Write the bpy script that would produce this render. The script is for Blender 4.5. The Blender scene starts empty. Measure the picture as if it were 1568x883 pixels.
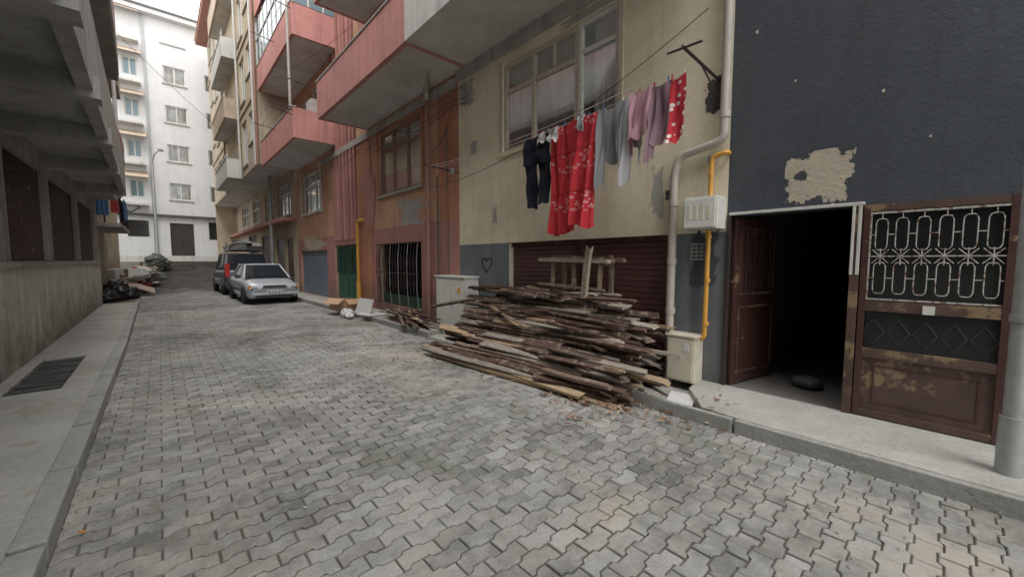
import bpy, math, random
from mathutils import Vector, Matrix, noise, Euler
random.seed(7)
R=random.uniform
# ---------------------------------------------------------------- materials
def nm(name):
    m=bpy.data.materials.new(name); m.use_nodes=True
    nt=m.node_tree; b=nt.nodes['Principled BSDF']
    return m,nt,b
def N(nt,t,**k):
    n=nt.nodes.new(t)
    for a,v in k.items():
        if a in n.inputs.keys(): n.inputs[a].default_value=v
        else: setattr(n,a,v)
    return n
def noi(nt,vec,scale,detail=4,rough=.55,dist=0):
    n=nt.nodes.new('ShaderNodeTexNoise'); n.inputs['Scale'].default_value=scale
    n.inputs['Detail'].default_value=max(2,detail-1); n.inputs['Roughness'].default_value=rough
    n.inputs['Distortion'].default_value=dist
    nt.links.new(vec,n.inputs['Vector']); return n.outputs['Fac']
def mapr(nt,val,a,b,c=0,d=1):
    n=nt.nodes.new('ShaderNodeMapRange'); n.inputs[1].default_value=a;n.inputs[2].default_value=b
    n.inputs[3].default_value=c;n.inputs[4].default_value=d; nt.links.new(val,n.inputs[0]); return n.outputs[0]
def mix(nt,fac,A,B,mode='MIX'):
    n=nt.nodes.new('ShaderNodeMix'); n.data_type='RGBA'; n.blend_type=mode
    for s,val in ((0,fac),(6,A),(7,B)):
        if isinstance(val,(int,float)): n.inputs[s].default_value=val
        elif isinstance(val,(tuple,list)): n.inputs[s].default_value=(*val[:3],1)
        else: nt.links.new(val,n.inputs[s])
    return n.outputs[2]
def math_(nt,op,a,b=None):
    n=nt.nodes.new('ShaderNodeMath'); n.operation=op
    for i,val in enumerate((a,b)):
        if val is None: continue
        if isinstance(val,(int,float)): n.inputs[i].default_value=val
        else: nt.links.new(val,n.inputs[i])
    return n.outputs[0]
def scaled(nt,vec,s):
    n=nt.nodes.new('ShaderNodeMapping'); n.inputs['Scale'].default_value=s
    nt.links.new(vec,n.inputs['Vector']); return n.outputs[0]
def bump(nt,b,h,strength,dist=.01):
    n=nt.nodes.new('ShaderNodeBump'); n.inputs['Strength'].default_value=strength; n.inputs['Distance'].default_value=dist
    nt.links.new(h,n.inputs['Height']); nt.links.new(n.outputs[0],b.inputs['Normal'])
def plaster(name,col,dark=None,peel=None,peel_amt=.0,dirt=.5,streak=.5,rough=.9,bmp=.5,low=0.12,grain=.25):
    """weathered painted render"""
    m,nt,b=nm(name); g=N(nt,'ShaderNodeNewGeometry').outputs['Position']
    dark=dark or tuple(c*.62 for c in col)
    big=noi(nt,g,.9,7,.66); c=mix(nt,mapr(nt,big,.42,.64,0,.65),col,dark)
    if streak>0:
        st=noi(nt,scaled(nt,g,(5,5,.35)),1.0,6,.7)
        c=mix(nt,math_(nt,'MULTIPLY',mapr(nt,st,.5,.72),streak),c,tuple(x*.40 for x in col))
        c=mix(nt,math_(nt,'MULTIPLY',mapr(nt,st,.42,.28),streak*.4),c,tuple(min(1,x*1.3+.03) for x in col))
    fine=noi(nt,g,26,6,.72); c=mix(nt,mapr(nt,fine,.35,.75,0,grain),c,tuple(x*.5 for x in col))
    if dirt>0:
        sep=N(nt,'ShaderNodeSeparateXYZ'); nt.links.new(g,sep.inputs[0])
        zz=math_(nt,'ADD',sep.outputs[2],mapr(nt,noi(nt,g,2.5,5,.6),.2,.8,-.6,.6))
        c=mix(nt,math_(nt,'MULTIPLY',mapr(nt,zz,low+.95,low-.1),dirt),c,(.12,.11,.095))
    if peel:
        pn=noi(nt,g,1.7,7,.62); pm=mapr(nt,pn,.70-peel_amt,.705-peel_amt)
        c=mix(nt,pm,c,peel)
    nt.links.new(c,b.inputs['Base Color']); b.inputs['Roughness'].default_value=rough
    b.inputs['Specular IOR Level'].default_value=.25
    bump(nt,b,fine,bmp,.014); return m
def simple(name,col,rough=.6,var=.3,scale=12,metal=0,bmp=.15,rust=None,rust_t=.6,spec=.5):
    m,nt,b=nm(name); g=N(nt,'ShaderNodeNewGeometry').outputs['Position']
    n1=noi(nt,g,scale,5,.65); c=mix(nt,mapr(nt,n1,.35,.7,0,var),col,tuple(x*.4 for x in col))
    if rust:
        n2=noi(nt,g,scale*.6,8,.7); c=mix(nt,mapr(nt,n2,rust_t,rust_t+.04),c,rust)
    nt.links.new(c,b.inputs['Base Color']); b.inputs['Roughness'].default_value=rough
    b.inputs['Metallic'].default_value=metal; b.inputs['Specular IOR Level'].default_value=spec
    if bmp: bump(nt,b,n1,bmp,.005)
    return m
def attrmat(name,rough=.85,grain_scale=(30,2.5,30),amt=.5,bmp=.6):
    m,nt,b=nm(name); g=N(nt,'ShaderNodeNewGeometry').outputs['Position']
    a=nt.nodes.new('ShaderNodeAttribute'); a.attribute_name='Col'
    n1=noi(nt,scaled(nt,g,grain_scale),1.5,6,.7)
    c=mix(nt,mapr(nt,n1,.38,.66,0,amt),a.outputs['Color'],(.03,.02,.015))
    n2=noi(nt,g,9,5,.7); c=mix(nt,mapr(nt,n2,.54,.66,0,.4),c,(.42,.37,.31))
    nt.links.new(c,b.inputs['Base Color']); b.inputs['Roughness'].default_value=rough
    b.inputs['Specular IOR Level'].default_value=.2
    bump(nt,b,n1,bmp,.006); return m

M={}
M['beige']=plaster('beige_render',(.76,.70,.53),dark=(.55,.49,.36),peel=(.26,.24,.2),peel_amt=-.04,streak=.3,dirt=.3)
M['slate']=plaster('slate_paint',(.072,.082,.095),dark=(.050,.058,.070),streak=.28,dirt=.35,bmp=.6,rough=.7)
M['slate2']=plaster('slate_band',(.17,.19,.205),peel=(.38,.38,.34),peel_amt=-.01,streak=.5,dirt=.4)
M['orange']=plaster('orange_render',(.60,.36,.245),dark=(.42,.24,.17),peel=(.34,.3,.25),peel_amt=-.05,streak=.55,dirt=.4)
M['orange2']=plaster('orange_dark',(.50,.24,.155),peel=(.6,.5,.4),peel_amt=-.03,streak=.6,dirt=.4)
M['redband']=plaster('red_band',(.46,.235,.20),dark=(.33,.17,.15),peel=(.46,.40,.34),peel_amt=-.0,streak=.55,dirt=.6)
M['pink']=plaster('pink_render',(.58,.285,.255),dark=(.46,.22,.20),peel=(.6,.57,.53),peel_amt=-.04,streak=.6,dirt=0)
M['soffit']=plaster('soffit',(.66,.64,.61),peel=(.46,.43,.39),peel_amt=-.02,streak=.15,dirt=0)
M['concrete']=plaster('concrete',(.44,.43,.40),peel=(.3,.28,.25),peel_amt=.0,streak=.65,dirt=.2,bmp=.8)
M['oldconc']=plaster('weathered_concrete',(.36,.35,.32),streak=.7,dirt=.1,bmp=.9)
M['cream']=plaster('cream_wall',(.58,.60,.51),dark=(.40,.42,.33),peel=(.34,.33,.29),peel_amt=.01,streak=.6,dirt=.85)
M['brownb']=plaster('brown_wall',(.52,.42,.33),streak=.5,dirt=.4)
M['mauveb']=plaster('mauve_balcony',(.42,.33,.31),streak=.5,dirt=0)
M['white']=plaster('white_render',(.66,.665,.67),dark=(.58,.58,.58),streak=.18,dirt=0,grain=.05)
M['whitegrey']=plaster('offwhite_render',(.62,.62,.59),dark=(.48,.48,.45),peel=(.36,.34,.31),peel_amt=.02,streak=.6,dirt=0)
M['tan']=plaster('tan_wall',(.56,.48,.36),streak=.5,dirt=.3)
M['patchplaster']=plaster('exposed_plaster',(.60,.54,.43),streak=0,dirt=0,bmp=1)
M['pave']=plaster('pavement_concrete',(.44,.435,.405),dark=(.26,.265,.225),peel=(.32,.31,.27),peel_amt=.10,streak=0,dirt=0,bmp=.9,grain=.5)
M['kerb']=plaster('kerb_stone',(.36,.36,.34),dark=(.22,.22,.19),streak=0,dirt=0,bmp=.9,grain=.5)
M['dirt']=plaster('joint_dirt',(.15,.135,.11),streak=0,dirt=0,bmp=1)
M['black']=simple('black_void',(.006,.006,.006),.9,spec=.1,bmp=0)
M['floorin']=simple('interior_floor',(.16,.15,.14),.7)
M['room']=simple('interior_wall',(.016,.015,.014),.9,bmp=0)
M['core']=simple('plain_block_wall',(.35,.33,.3),.9,bmp=0)
M['shutter']=simple('shutter_brown',(.115,.055,.05),.45,.45,6,rust=(.2,.125,.09),rust_t=.66)
M['brown']=simple('brown_paint',(.075,.034,.029),.4,.5,8,rust=(.28,.18,.11),rust_t=.61,bmp=.35)
M['brownrust']=simple('rusty_panel',(.10,.06,.05),.5,.7,5,rust=(.22,.155,.09),rust_t=.55,bmp=.5)
M['iron']=simple('dark_iron',(.045,.033,.03),.5,.4,20,rust=(.12,.06,.04),rust_t=.62)
M['whitemetal']=simple('white_metal',(.62,.61,.58),.45,.4,14,rust=(.25,.14,.09),rust_t=.68)
M['gatewhite']=simple('gate_offwhite_paint',(.48,.46,.43),.5,.6,40,rust=(.16,.08,.05),rust_t=.54)
M['whiteframe']=simple('white_frame',(.66,.65,.61),.5,.35,16)
M['oldframe']=simple('old_wood_frame',(.56,.50,.40),.7,.5,22,rust=(.24,.17,.12),rust_t=.60)
M['redframe']=simple('red_wood_frame',(.32,.18,.14),.7,.5,20)
M['pvc']=simple('pvc_pipe',(.46,.43,.38),.5,.3,6)
M['brownpipe']=simple('brown_pipe',(.30,.17,.13),.5,.3,6)
M['yellow']=simple('yellow_gas_pipe',(.66,.34,.06),.45,.3,10,rust=(.35,.17,.05),rust_t=.63)
M['box']=simple('meter_box_plastic',(.64,.64,.60),.5,.22,9,rust=(.4,.37,.3),rust_t=.68)
M['boxb']=simple('beige_box',(.60,.56,.45),.5,.3,7,rust=(.4,.33,.23),rust_t=.62)
M['grey']=simple('grey_metal',(.34,.35,.35),.4,.3,10,metal=.2)
M['dgrey']=simple('dark_grey',(.08,.08,.08),.5)
M['blueshut']=simple('blue_shutter',(.19,.25,.33),.5,.5,7,rust=(.18,.12,.09),rust_t=.6)
M['green']=simple('green_paint',(.03,.12,.075),.5,.5,9,rust=(.12,.07,.05),rust_t=.64)
M['tarp']=simple('grey_green_tarp',(.16,.17,.14),.8,.5,5,bmp=.5)
M['curtain']=simple('net_curtain',(.60,.56,.50),.9,.3,5,bmp=0)
M['curtainb']=simple('brown_curtain',(.34,.26,.21),.9,.35,5,bmp=0)
M['carsilver']=simple('silver_paint',(.52,.56,.60),.25,.06,3,metal=.3,bmp=0)
M['cardark']=simple('dark_paint',(.13,.14,.16),.25,.1,3,metal=.4,bmp=0)
M['tyre']=simple('tyre_rubber',(.02,.02,.02),.8,bmp=0)
M['hub']=simple('hub_metal',(.42,.43,.44),.35,.2,10,metal=.6,bmp=0)
M['plastic']=simple('black_plastic',(.035,.037,.04),.5,bmp=0)
M['redlamp']=simple('red_lamp',(.45,.02,.015),.2,.1,3,bmp=0)
M['lamp']=simple('lamp_lens',(.62,.64,.66),.12,.1,3,bmp=0)
M['orangel']=simple('orange_lens',(.7,.25,.04),.2,.1,3,bmp=0)
M['cardboard']=simple('cardboard',(.48,.31,.19),.8,.3,14)
M['bag']=simple('bin_bag',(.018,.018,.02),.3,.3,9,bmp=.5)
M['paper']=simple('white_board',(.58,.58,.56),.7,.2,9)
M['bluecloth']=simple('blue_cloth',(.07,.15,.30),.9,.5,14)
M['redcloth']=simple('red_cloth',(.42,.06,.06),.9,.5,14)
M['skyblueglass']=simple('tinted_window',(.18,.27,.31),.12,.3,4,bmp=0)
def glass(name,tint=(.8,.82,.82),gl=.12,k=.6):
    m,nt,b=nm(name); nt.nodes.remove(b)
    out=nt.nodes['Material Output']; t=N(nt,'ShaderNodeBsdfTransparent'); t.inputs[0].default_value=(*tint,1)
    g=N(nt,'ShaderNodeBsdfGlossy'); g.inputs['Roughness'].default_value=.06; g.inputs[0].default_value=(.8,.85,.88,1)
    f=N(nt,'ShaderNodeFresnel'); f.inputs[0].default_value=1.5
    ms=N(nt,'ShaderNodeMixShader'); geo=N(nt,'ShaderNodeNewGeometry').outputs['Position']
    fac=math_(nt,'ADD',math_(nt,'MULTIPLY',f.outputs[0],k),mapr(nt,noi(nt,geo,3,4,.6),.4,.8,.02,gl))
    nt.links.new(fac,ms.inputs[0]); nt.links.new(t.outputs[0],ms.inputs[1]); nt.links.new(g.outputs[0],ms.inputs[2])
    nt.links.new(ms.outputs[0],out.inputs[0]); return m
M['glass']=glass('window_glass')
M['cglass']=simple('car_glass',(.02,.025,.03),.06,.1,3,bmp=0,spec=.8)
M['dglass']=simple('dark_glass',(.022,.025,.025),.15,.4,6,bmp=.1,spec=.5)
M['wood']=attrmat('scrap_wood')
# pavers
def pavermat():
    m,nt,b=nm('paving_blocks'); g=N(nt,'ShaderNodeNewGeometry').outputs['Position']
    a=nt.nodes.new('ShaderNodeAttribute'); a.attribute_name='Col'
    c=a.outputs['Color']
    n1=noi(nt,g,70,5,.75); c=mix(nt,mapr(nt,n1,.32,.72,0,.65),c,(.13,.13,.125))
    n2=noi(nt,g,6,7,.72); c=mix(nt,mapr(nt,n2,.46,.68,0,.5),c,(.43,.425,.40))
    n3=noi(nt,g,.55,8,.72,.4); c=mix(nt,mapr(nt,n3,.50,.62,0,.7),c,(.39,.355,.30))
    n4=noi(nt,scaled(nt,g,(1.4,.5,1)),1.1,8,.72); c=mix(nt,mapr(nt,n4,.52,.63,0,.6),c,(.15,.155,.115))
    c=mix(nt,mapr(nt,n2,.43,.30,0,.6),c,(.13,.12,.105))
    nt.links.new(c,b.inputs['Base Color']); b.inputs['Roughness'].default_value=.8
    b.inputs['Specular IOR Level'].default_value=.3
    bump(nt,b,n1,.9,.006); return m
M['paver']=pavermat()
def clothmat(name,col,col2=None,kind=None):
    m,nt,b=nm(name); tc=N(nt,'ShaderNodeNewGeometry').outputs['Position']
    v=scaled(nt,tc,(.001,1,1)); c=None
    n1=noi(nt,tc,180,2,.5); base=mix(nt,mapr(nt,n1,.3,.7,0,.3),col,tuple(x*.6 for x in col))
    if kind=='dots':
        vo=N(nt,'ShaderNodeTexVoronoi'); vo.inputs['Scale'].default_value=15; nt.links.new(v,vo.inputs['Vector']); vo.inputs['Randomness'].default_value=.6
        base=mix(nt,mapr(nt,vo.outputs['Distance'],.34,.30),base,col2)
    if kind=='orn':
        vo=N(nt,'ShaderNodeTexVoronoi'); vo.inputs['Scale'].default_value=19; nt.links.new(v,vo.inputs['Vector']); vo.inputs['Randomness'].default_value=.75
        ring=mapr(nt,math_(nt,'ABSOLUTE',math_(nt,'SUBTRACT',vo.outputs['Distance'],.3)),.08,.05)
        dot=mapr(nt,vo.outputs['Distance'],.13,.09)
        ring=math_(nt,'MAXIMUM',ring,dot)
        sep=N(nt,'ShaderNodeSeparateXYZ'); nt.links.new(tc,sep.inputs[0])
        w=math_(nt,'SINE',math_(nt,'MULTIPLY',sep.outputs[2],11.5))
        ring=math_(nt,'MULTIPLY',ring,mapr(nt,w,-.1,.4,.06,.8))
        base=mix(nt,ring,base,col2)
        w2=math_(nt,'ABSOLUTE',math_(nt,'SUBTRACT',math_(nt,'FRACT',math_(nt,'MULTIPLY',sep.outputs[2],1.83)),.5))
        base=mix(nt,mapr(nt,w2,.05,.03,0,.6),base,(.26,.02,.02))
    nt.links.new(base,b.inputs['Base Color']); b.inputs['Roughness'].default_value=.95; b.inputs['Specular IOR Level'].default_value=.1
    return m
M['c_black']=clothmat('black_cloth',(.018,.020,.028)); M['c_red']=clothmat('red_curtain',(.47,.040,.050),(.66,.44,.42),'orn')
M['c_grey']=clothmat('grey_cloth',(.26,.27,.28)); M['c_grey2']=clothmat('lightgrey_cloth',(.40,.40,.42))
M['c_mauve']=clothmat('mauve_cloth',(.46,.27,.31)); M['c_dmauve']=clothmat('darkmauve_cloth',(.26,.17,.20))
M['c_dots']=clothmat('dotted_cloth',(.52,.05,.065),(.70,.66,.64),'dots')
M['c_white']=clothmat('white_cloth',(.55,.55,.55))
M['leaf']=simple('leaves',(.07,.10,.045),.8,.6,7,bmp=0)

# ---------------------------------------------------------------- mesh builder
class MB:
    def __init__(s): s.v=[];s.f=[];s.m=[];s.c=[];s.s=[];s.mats=[];s.M=None
    def mi(s,mat):
        if isinstance(mat,str): mat=M[mat]
        if mat not in s.mats: s.mats.append(mat)
        return s.mats.index(mat)
    def addv(s,pts):
        i=len(s.v)
        for p in pts:
            s.v.append(tuple(s.M@Vector(p)) if s.M else tuple(p))
        return i
    def poly(s,pts,mat,col=(.5,.5,.5),sm=False):
        i=s.addv(pts); s.f.append(tuple(range(i,i+len(pts)))); s.m.append(s.mi(mat)); s.c.append(col); s.s.append(sm)
    def mesh(s,pts,faces,mat,col=(.5,.5,.5),sm=False):
        i=s.addv(pts); k=s.mi(mat)
        for f in faces: s.f.append(tuple(i+j for j in f)); s.m.append(k); s.c.append(col); s.s.append(sm)
    BF=[(0,3,2,1),(4,5,6,7),(0,1,5,4),(1,2,6,5),(2,3,7,6),(3,0,4,7)]
    def box(s,x0,x1,y0,y1,z0,z1,mat,col=(.5,.5,.5)):
        x0,x1=sorted((x0,x1));y0,y1=sorted((y0,y1));z0,z1=sorted((z0,z1))
        s.mesh([(x0,y0,z0),(x1,y0,z0),(x1,y1,z0),(x0,y1,z0),(x0,y0,z1),(x1,y0,z1),(x1,y1,z1),(x0,y1,z1)],s.BF,mat,col)
    def obox(s,c,size,rot,mat,col=(.5,.5,.5),jit=0):
        m=Euler(rot).to_matrix(); a,b,d=[q/2 for q in size]
        pts=[Vector(c)+m@Vector((x*a+R(-jit,jit),y*b+R(-jit,jit),z*d+R(-jit,jit)*.4)) for x,y,z in ((-1,-1,-1),(1,-1,-1),(1,1,-1),(-1,1,-1),(-1,-1,1),(1,-1,1),(1,1,1),(-1,1,1))]
        s.mesh(pts,s.BF,mat,col)
    def tube(s,path,r,mat,n=8,caps=True):
        P=[Vector(p) for p in path]; rings=[]
        for i,p in enumerate(P):
            d=(P[min(i+1,len(P)-1)]-P[max(i-1,0)])
            if d.length<1e-9: d=Vector((0,0,1))
            d.normalize(); up=Vector((0,0,1)) if abs(d.z)<.9 else Vector((0,1,0))
            a=d.cross(up).normalized(); b=d.cross(a).normalized()
            rr=r[i] if isinstance(r,(list,tuple)) else r
            rings.append([p+a*rr*math.cos(t*2*math.pi/n)+b*rr*math.sin(t*2*math.pi/n) for t in range(n)])
        pts=[q for g in rings for q in g]; F=[]
        for i in range(len(P)-1):
            for t in range(n): F.append((i*n+t,i*n+(t+1)%n,(i+1)*n+(t+1)%n,(i+1)*n+t))
        s.mesh(pts,F,mat,sm=True)
        if caps: s.poly(rings[0],mat); s.poly(rings[-1],mat)
    def sheet(s,fn,nu,nv,mat,sm=True,col=(.5,.5,.5)):
        pts=[fn(i/nu,j/nv) for j in range(nv+1) for i in range(nu+1)]
        F=[(j*(nu+1)+i,j*(nu+1)+i+1,(j+1)*(nu+1)+i+1,(j+1)*(nu+1)+i) for j in range(nv) for i in range(nu)]
        s.mesh(pts,F,mat,col,sm)
    def obj(s,name,parent=None,bevel=0):
        me=bpy.data.meshes.new(name); me.from_pydata(s.v,[],s.f)
        for m in s.mats: me.materials.append(m)
        me.polygons.foreach_set('material_index',s.m); me.polygons.foreach_set('use_smooth',s.s)
        a=me.attributes.new('Col','FLOAT_COLOR','FACE')
        a.data.foreach_set('color',[q for c in s.c for q in (*c,1)])
        me.update(); o=bpy.data.objects.new(name,me); bpy.context.scene.collection.objects.link(o)
        if parent: o.parent=parent
        if bevel:
            b=o.modifiers.new('bevel','BEVEL'); b.width=bevel; b.segments=2; b.limit_method='ANGLE'; b.angle_limit=.6
        return o
def empty(name,loc=(0,0,0)):
    e=bpy.data.objects.new(name,None); bpy.context.scene.collection.objects.link(e); return e
def bend(a,b,c,r=.12,n=5):
    a,b,c=Vector(a),Vector(b),Vector(c); p=b+(a-b).normalized()*r; q=b+(c-b).normalized()*r
    return [((1-t)**2)*p+2*t*(1-t)*b+t*t*q for t in [i/n for i in range(n+1)]]
def route(pts,r=.1):
    out=[Vector(pts[0])]
    for i in range(1,len(pts)-1): out+=bend(pts[i-1],pts[i],pts[i+1],r)
    out.append(Vector(pts[-1])); return out

# wall in "T space": (u along wall, v up, d into the building)
TR=lambda u,v,d:(4.75+d,u,v)
TL=lambda u,v,d:(-1.45-d,u,v)
def wall(mb,T,u0,u1,v0,v1,mat,holes=(),depth=.2,bands=None,rev=None):
    us=sorted({u0,u1,*[h[0] for h in holes],*[h[1] for h in holes]}); vs={v0,v1,*[h[2] for h in holes],*[h[3] for h in holes]}
    if bands: vs|={b for b,_ in bands if v0<b<v1}
    us=[u for u in us if u0<=u<=u1]; vs=sorted(v for v in vs if v0<=v<=v1)
    for a,b in zip(us,us[1:]):
        for c,d in zip(vs,vs[1:]):
            mu,mv=(a+b)/2,(c+d)/2
            if any(h[0]<mu<h[1] and h[2]<mv<h[3] for h in holes): continue
            mm=mat
            if bands:
                for bz,bm in bands:
                    if mv<bz: mm=bm;break
            mb.poly([T(a,c,0),T(b,c,0),T(b,d,0),T(a,d,0)],mm)
    for h in holes:
        a,b,c,d=h[:4]; rm=rev or mat
        mb.poly([T(a,c,0),T(b,c,0),T(b,c,depth),T(a,c,depth)],rm); mb.poly([T(a,d,0),T(b,d,0),T(b,d,depth),T(a,d,depth)],rm)
        mb.poly([T(a,c,0),T(a,d,0),T(a,d,depth),T(a,c,depth)],rm); mb.poly([T(b,c,0),T(b,d,0),T(b,d,depth),T(b,c,depth)],rm)
def tb(mb,T,u0,u1,v0,v1,d0,d1,mat):
    a=T(u0,v0,d0); b=T(u1,v1,d1); mb.box(a[0],b[0],a[1],b[1],a[2],b[2],mat)
def win(mb,T,u0,u1,v0,v1,muls=(),trans=(),d=.08,fm='whiteframe',fw=.05,gm='glass',cur='curtain',sill=None,cov=1.0):
    e=.002
    tb(mb,T,u0+e,u1-e,v0+e,v0+fw,d,d+.06,fm); tb(mb,T,u0+e,u1-e,v1-fw,v1-e,d,d+.06,fm)
    for u in [u0+fw/2+e,u1-fw/2-e,*muls]: tb(mb,T,u-fw/2,u+fw/2,v0+fw,v1-fw,d-.004,d+.058,fm)
    for v in trans: tb(mb,T,u0+fw,u1-fw,v-fw/2,v+fw/2,d+.004,d+.05,fm)
    mb.poly([T(u0,v0,d+.03),T(u1,v0,d+.03),T(u1,v1,d+.03),T(u0,v1,d+.03)],gm)
    if gm=='glass':
        ph=R(0,6); n=max(16,int((u1-u0)*24))
        mb.sheet(lambda a,b:T(u0+(u1-u0)*a*cov,v0+(v1-v0)*b,d+.10+.025*math.sin(a*(u1-u0)*34+ph+math.sin(a*9)*1.5)),n,1,cur)
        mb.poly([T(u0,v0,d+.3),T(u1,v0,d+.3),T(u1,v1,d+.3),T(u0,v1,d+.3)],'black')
    if sill: tb(mb,T,u0-.08,u1+.08,v0-.06,v0-.003,-.07,d-.005,sill)
def shutter(mb,T,u0,u1,v0,v1,mat,d=.1,pitch=.075):
    n=int((v1-v0)/pitch); pts=[];F=[]
    prof=[(0,.012),(.15,0),(.85,0),(1,.012)]
    for i in range(n):
        for a,dd in prof:
            v=v0+(v1-v0)*(i+a)/n; pts+= [T(u0,v,d+dd),T(u1,v,d+dd)]
    m=len(pts)//2
    for i in range(m-1): F.append((2*i,2*i+1,2*i+3,2*i+2))
    mb.mesh(pts,F,mat)
def gz(y):
    t=min(1,max(0,(y-24)/17)); return 1.5*t*t*(3-2*t)
def nz(x,y,s): return noise.noise(Vector((x*s,y*s,3.1)))
def hh_(x,y): return .020*nz(x,y,.7)*(1 if y>1.2 else .4)

# ---------------------------------------------------------------- ground
mb=MB()
ys=[-60,-8]+[i*1.0 for i in range(-7,45)]+[60,200]
xs=[-200,-1.5,-.5,4.0,4.75,200]
pts=[(x,y,gz(y)-.034) for y in ys for x in xs]; nx=len(xs)
mb.mesh(pts,[(j*nx+i,j*nx+i+1,(j+1)*nx+i+1,(j+1)*nx+i) for j in range(len(ys)-1) for i in range(nx-1)],'dirt')
mb.obj('ground')
# sand bed following the uneven paving, a little below the block tops
mb=MB()
mb.sheet(lambda a,b:(-.9+4.95*a,-3.3+43*b,gz(-3.3+43*b)+hh_(-.9+4.95*a,-3.3+43*b)-.0125),25,215,'dirt',sm=True)
mb.obj('sand_joints')
# interlocking paving blocks, real geometry
mb=MB(); L=.225; W=.1125; A=.011
def wave(x):
    t=(x/L)%1
    if t<.38: return A
    if t<.46: return A*(1-2*(t-.38)/.08)
    if t<.88: return -A
    if t<.96: return -A*(1-2*(t-.88)/.08)
    return A
K=[.0,.38,.46,.88,.96]
def xl(y): return -.50-max(0,y-9)*.020
row=0; y=-3.2
while y<39.5:
    x=-1.3+ (0 if row%2 else L/2)
    far=y>16
    while x<4.9:
        x0,x1=x,x+L; x+=L
        cx=(x0+x1)/2
        if x1<xl(y)-.0 or cx>4.05+.006*max(0,y-6): continue
        x0c=max(x0,xl(y)) 
        if x1-x0c<.04: continue
        g=.0025+.003*random.random()+.004*max(0,nz(cx,y,.8)); bx=x0c+g; ex=x1-g
        xsn=[bx]+[q for k in range(-1,3) for q in [ (math.floor(x0/L)+k)*L+kk*L for kk in K] if bx+.004<q<ex-.004]+[ex]
        bot=[(q,y+wave(q)+g) for q in xsn]; top=[(q,y+W+wave(q)-g) for q in reversed(xsn)]
        out=bot+top; h=gz(y)+R(-.003,.0035)+hh_(cx,y)
        tx,ty=R(-.02,.02),R(-.026,.026)
        if random.random()<.03: h-=.006
        cyy=y+W/2
        Z=lambda p,dz:h+dz+(p[0]-cx)*tx+(p[1]-cyy)*ty
        n=len(out)
        v=.27+R(-.06,.06)+.13*nz(cx,y,1.3)+.10*nz(cx,y,.35)
        t=random.random()
        if t<.09: v*=.68
        elif t<.17: v*=1.28
        wm=R(-.03,.06)+.07*nz(cx,y,.5)
        col=(v*(1+wm),v*(1+wm*.2),v*(.985-wm*.6))
        if far:
            mb.poly([(p[0],p[1],Z(p,0)) for p in out],'paver',col); continue
        i2=.005
        def ins(p): return (p[0]+(i2 if p[0]<cx-.03 else -i2 if p[0]>cx+.03 else 0)*.8,p[1]+(i2 if p[1]<cyy else -i2))
        ptsO=[(p[0],p[1],Z(p,-.03)) for p in out]; ptsM=[(p[0],p[1],Z(p,-.005)) for p in out]; ptsI=[(*ins(p),Z(p,0)) for p in out]
        F=[]
        for i in range(n):
            j=(i+1)%n; F.append((i,j,n+j,n+i)); F.append((n+i,n+j,2*n+j,2*n+i))
        F.append(tuple(range(2*n,3*n)))
        mb.mesh(ptsO+ptsM+ptsI,F,'paver',col)
    y+=W; row+=1
mb.obj('road')
# left pavement + kerb
mb=MB()
mb.box(-1.46,-.63,-6,6.60,-.1,.118,'pave'); mb.box(-1.46,-.63,8.70,18.6,-.1,.118,'pave')
mb.box(-.90,-.63,6.60,8.70,-.1,.118,'pave'); mb.box(-1.46,-1.32,6.60,8.70,-.1,.118,'pave'); mb.box(-1.32,-.90,6.6,8.7,-.1,.03,'dirt')
y=-6
while y<18.5:
    l=.98; mb.obox((-.565-max(0,y-9)*.010,y+l/2,.058+R(-.006,.006)),(.135,l-.012,.14),(R(-.01,.01),R(-.02,.02),R(-.006,.006)),'kerb'); y+=1.0
mb.obj('left_pavement',bevel=.012)
mb=MB()
for i in range(14): mb.obox((-1.11,6.7+i*.148,.105+R(-.01,.01)),(.40,.07,.012),(R(-.1,.1),R(-.08,.08),R(-.05,.05)),'dgrey')
mb.box(-1.31,-.91,6.62,8.68,.055,.075,'iron')
mb.obj('drain_grate')
# right pavements
mb=MB()
slab=[(3.87,1.55),(3.83,1.2),(3.82,-6),(4.76,-6),(4.76,1.93),(4.35,1.88),(4.1,1.7)]
mb.mesh([(x,y,-.05) for x,y in slab]+[(x,y,.13) for x,y in slab],[tuple(range(7,14))]+[(i,(i+1)%7,7+(i+1)%7,7+i) for i in range(7)],'pave')
y=-6.3
while y<1.3:
    l=2.5; mb.obox((3.79,y+l/2,.05+R(-.004,.004)),(.055,l-.01,.15),(0,R(-.03,.03),R(-.004,.004)),'kerb'); y+=2.51
mb.box(4.02,4.76,7.0,20,-.05,.12,'pave'); mb.box(4.0,4.76,20,42,-.05,.5,'pave')
y=6.9
while y<20: mb.obox((3.98,y+.5,.05),(.10,.985,.14),(0,R(-.03,.03),R(-.008,.008)),'kerb'); y+=1.0
mb.box(3.95,4.76,1.9,7.02,-.05,.03,'pave')
mb.obj('right_pavement',bevel=.01)
mb=MB(); mb.obox((4.12,1.86,.055),(.34,.26,.03),(.03,-.04,.3),'paper'); mb.obox((4.3,2.1,.05),(.2,.3,.03),(.05,.04,-.5),'kerb'); mb.obj('stone_tile',bevel=.004)

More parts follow.
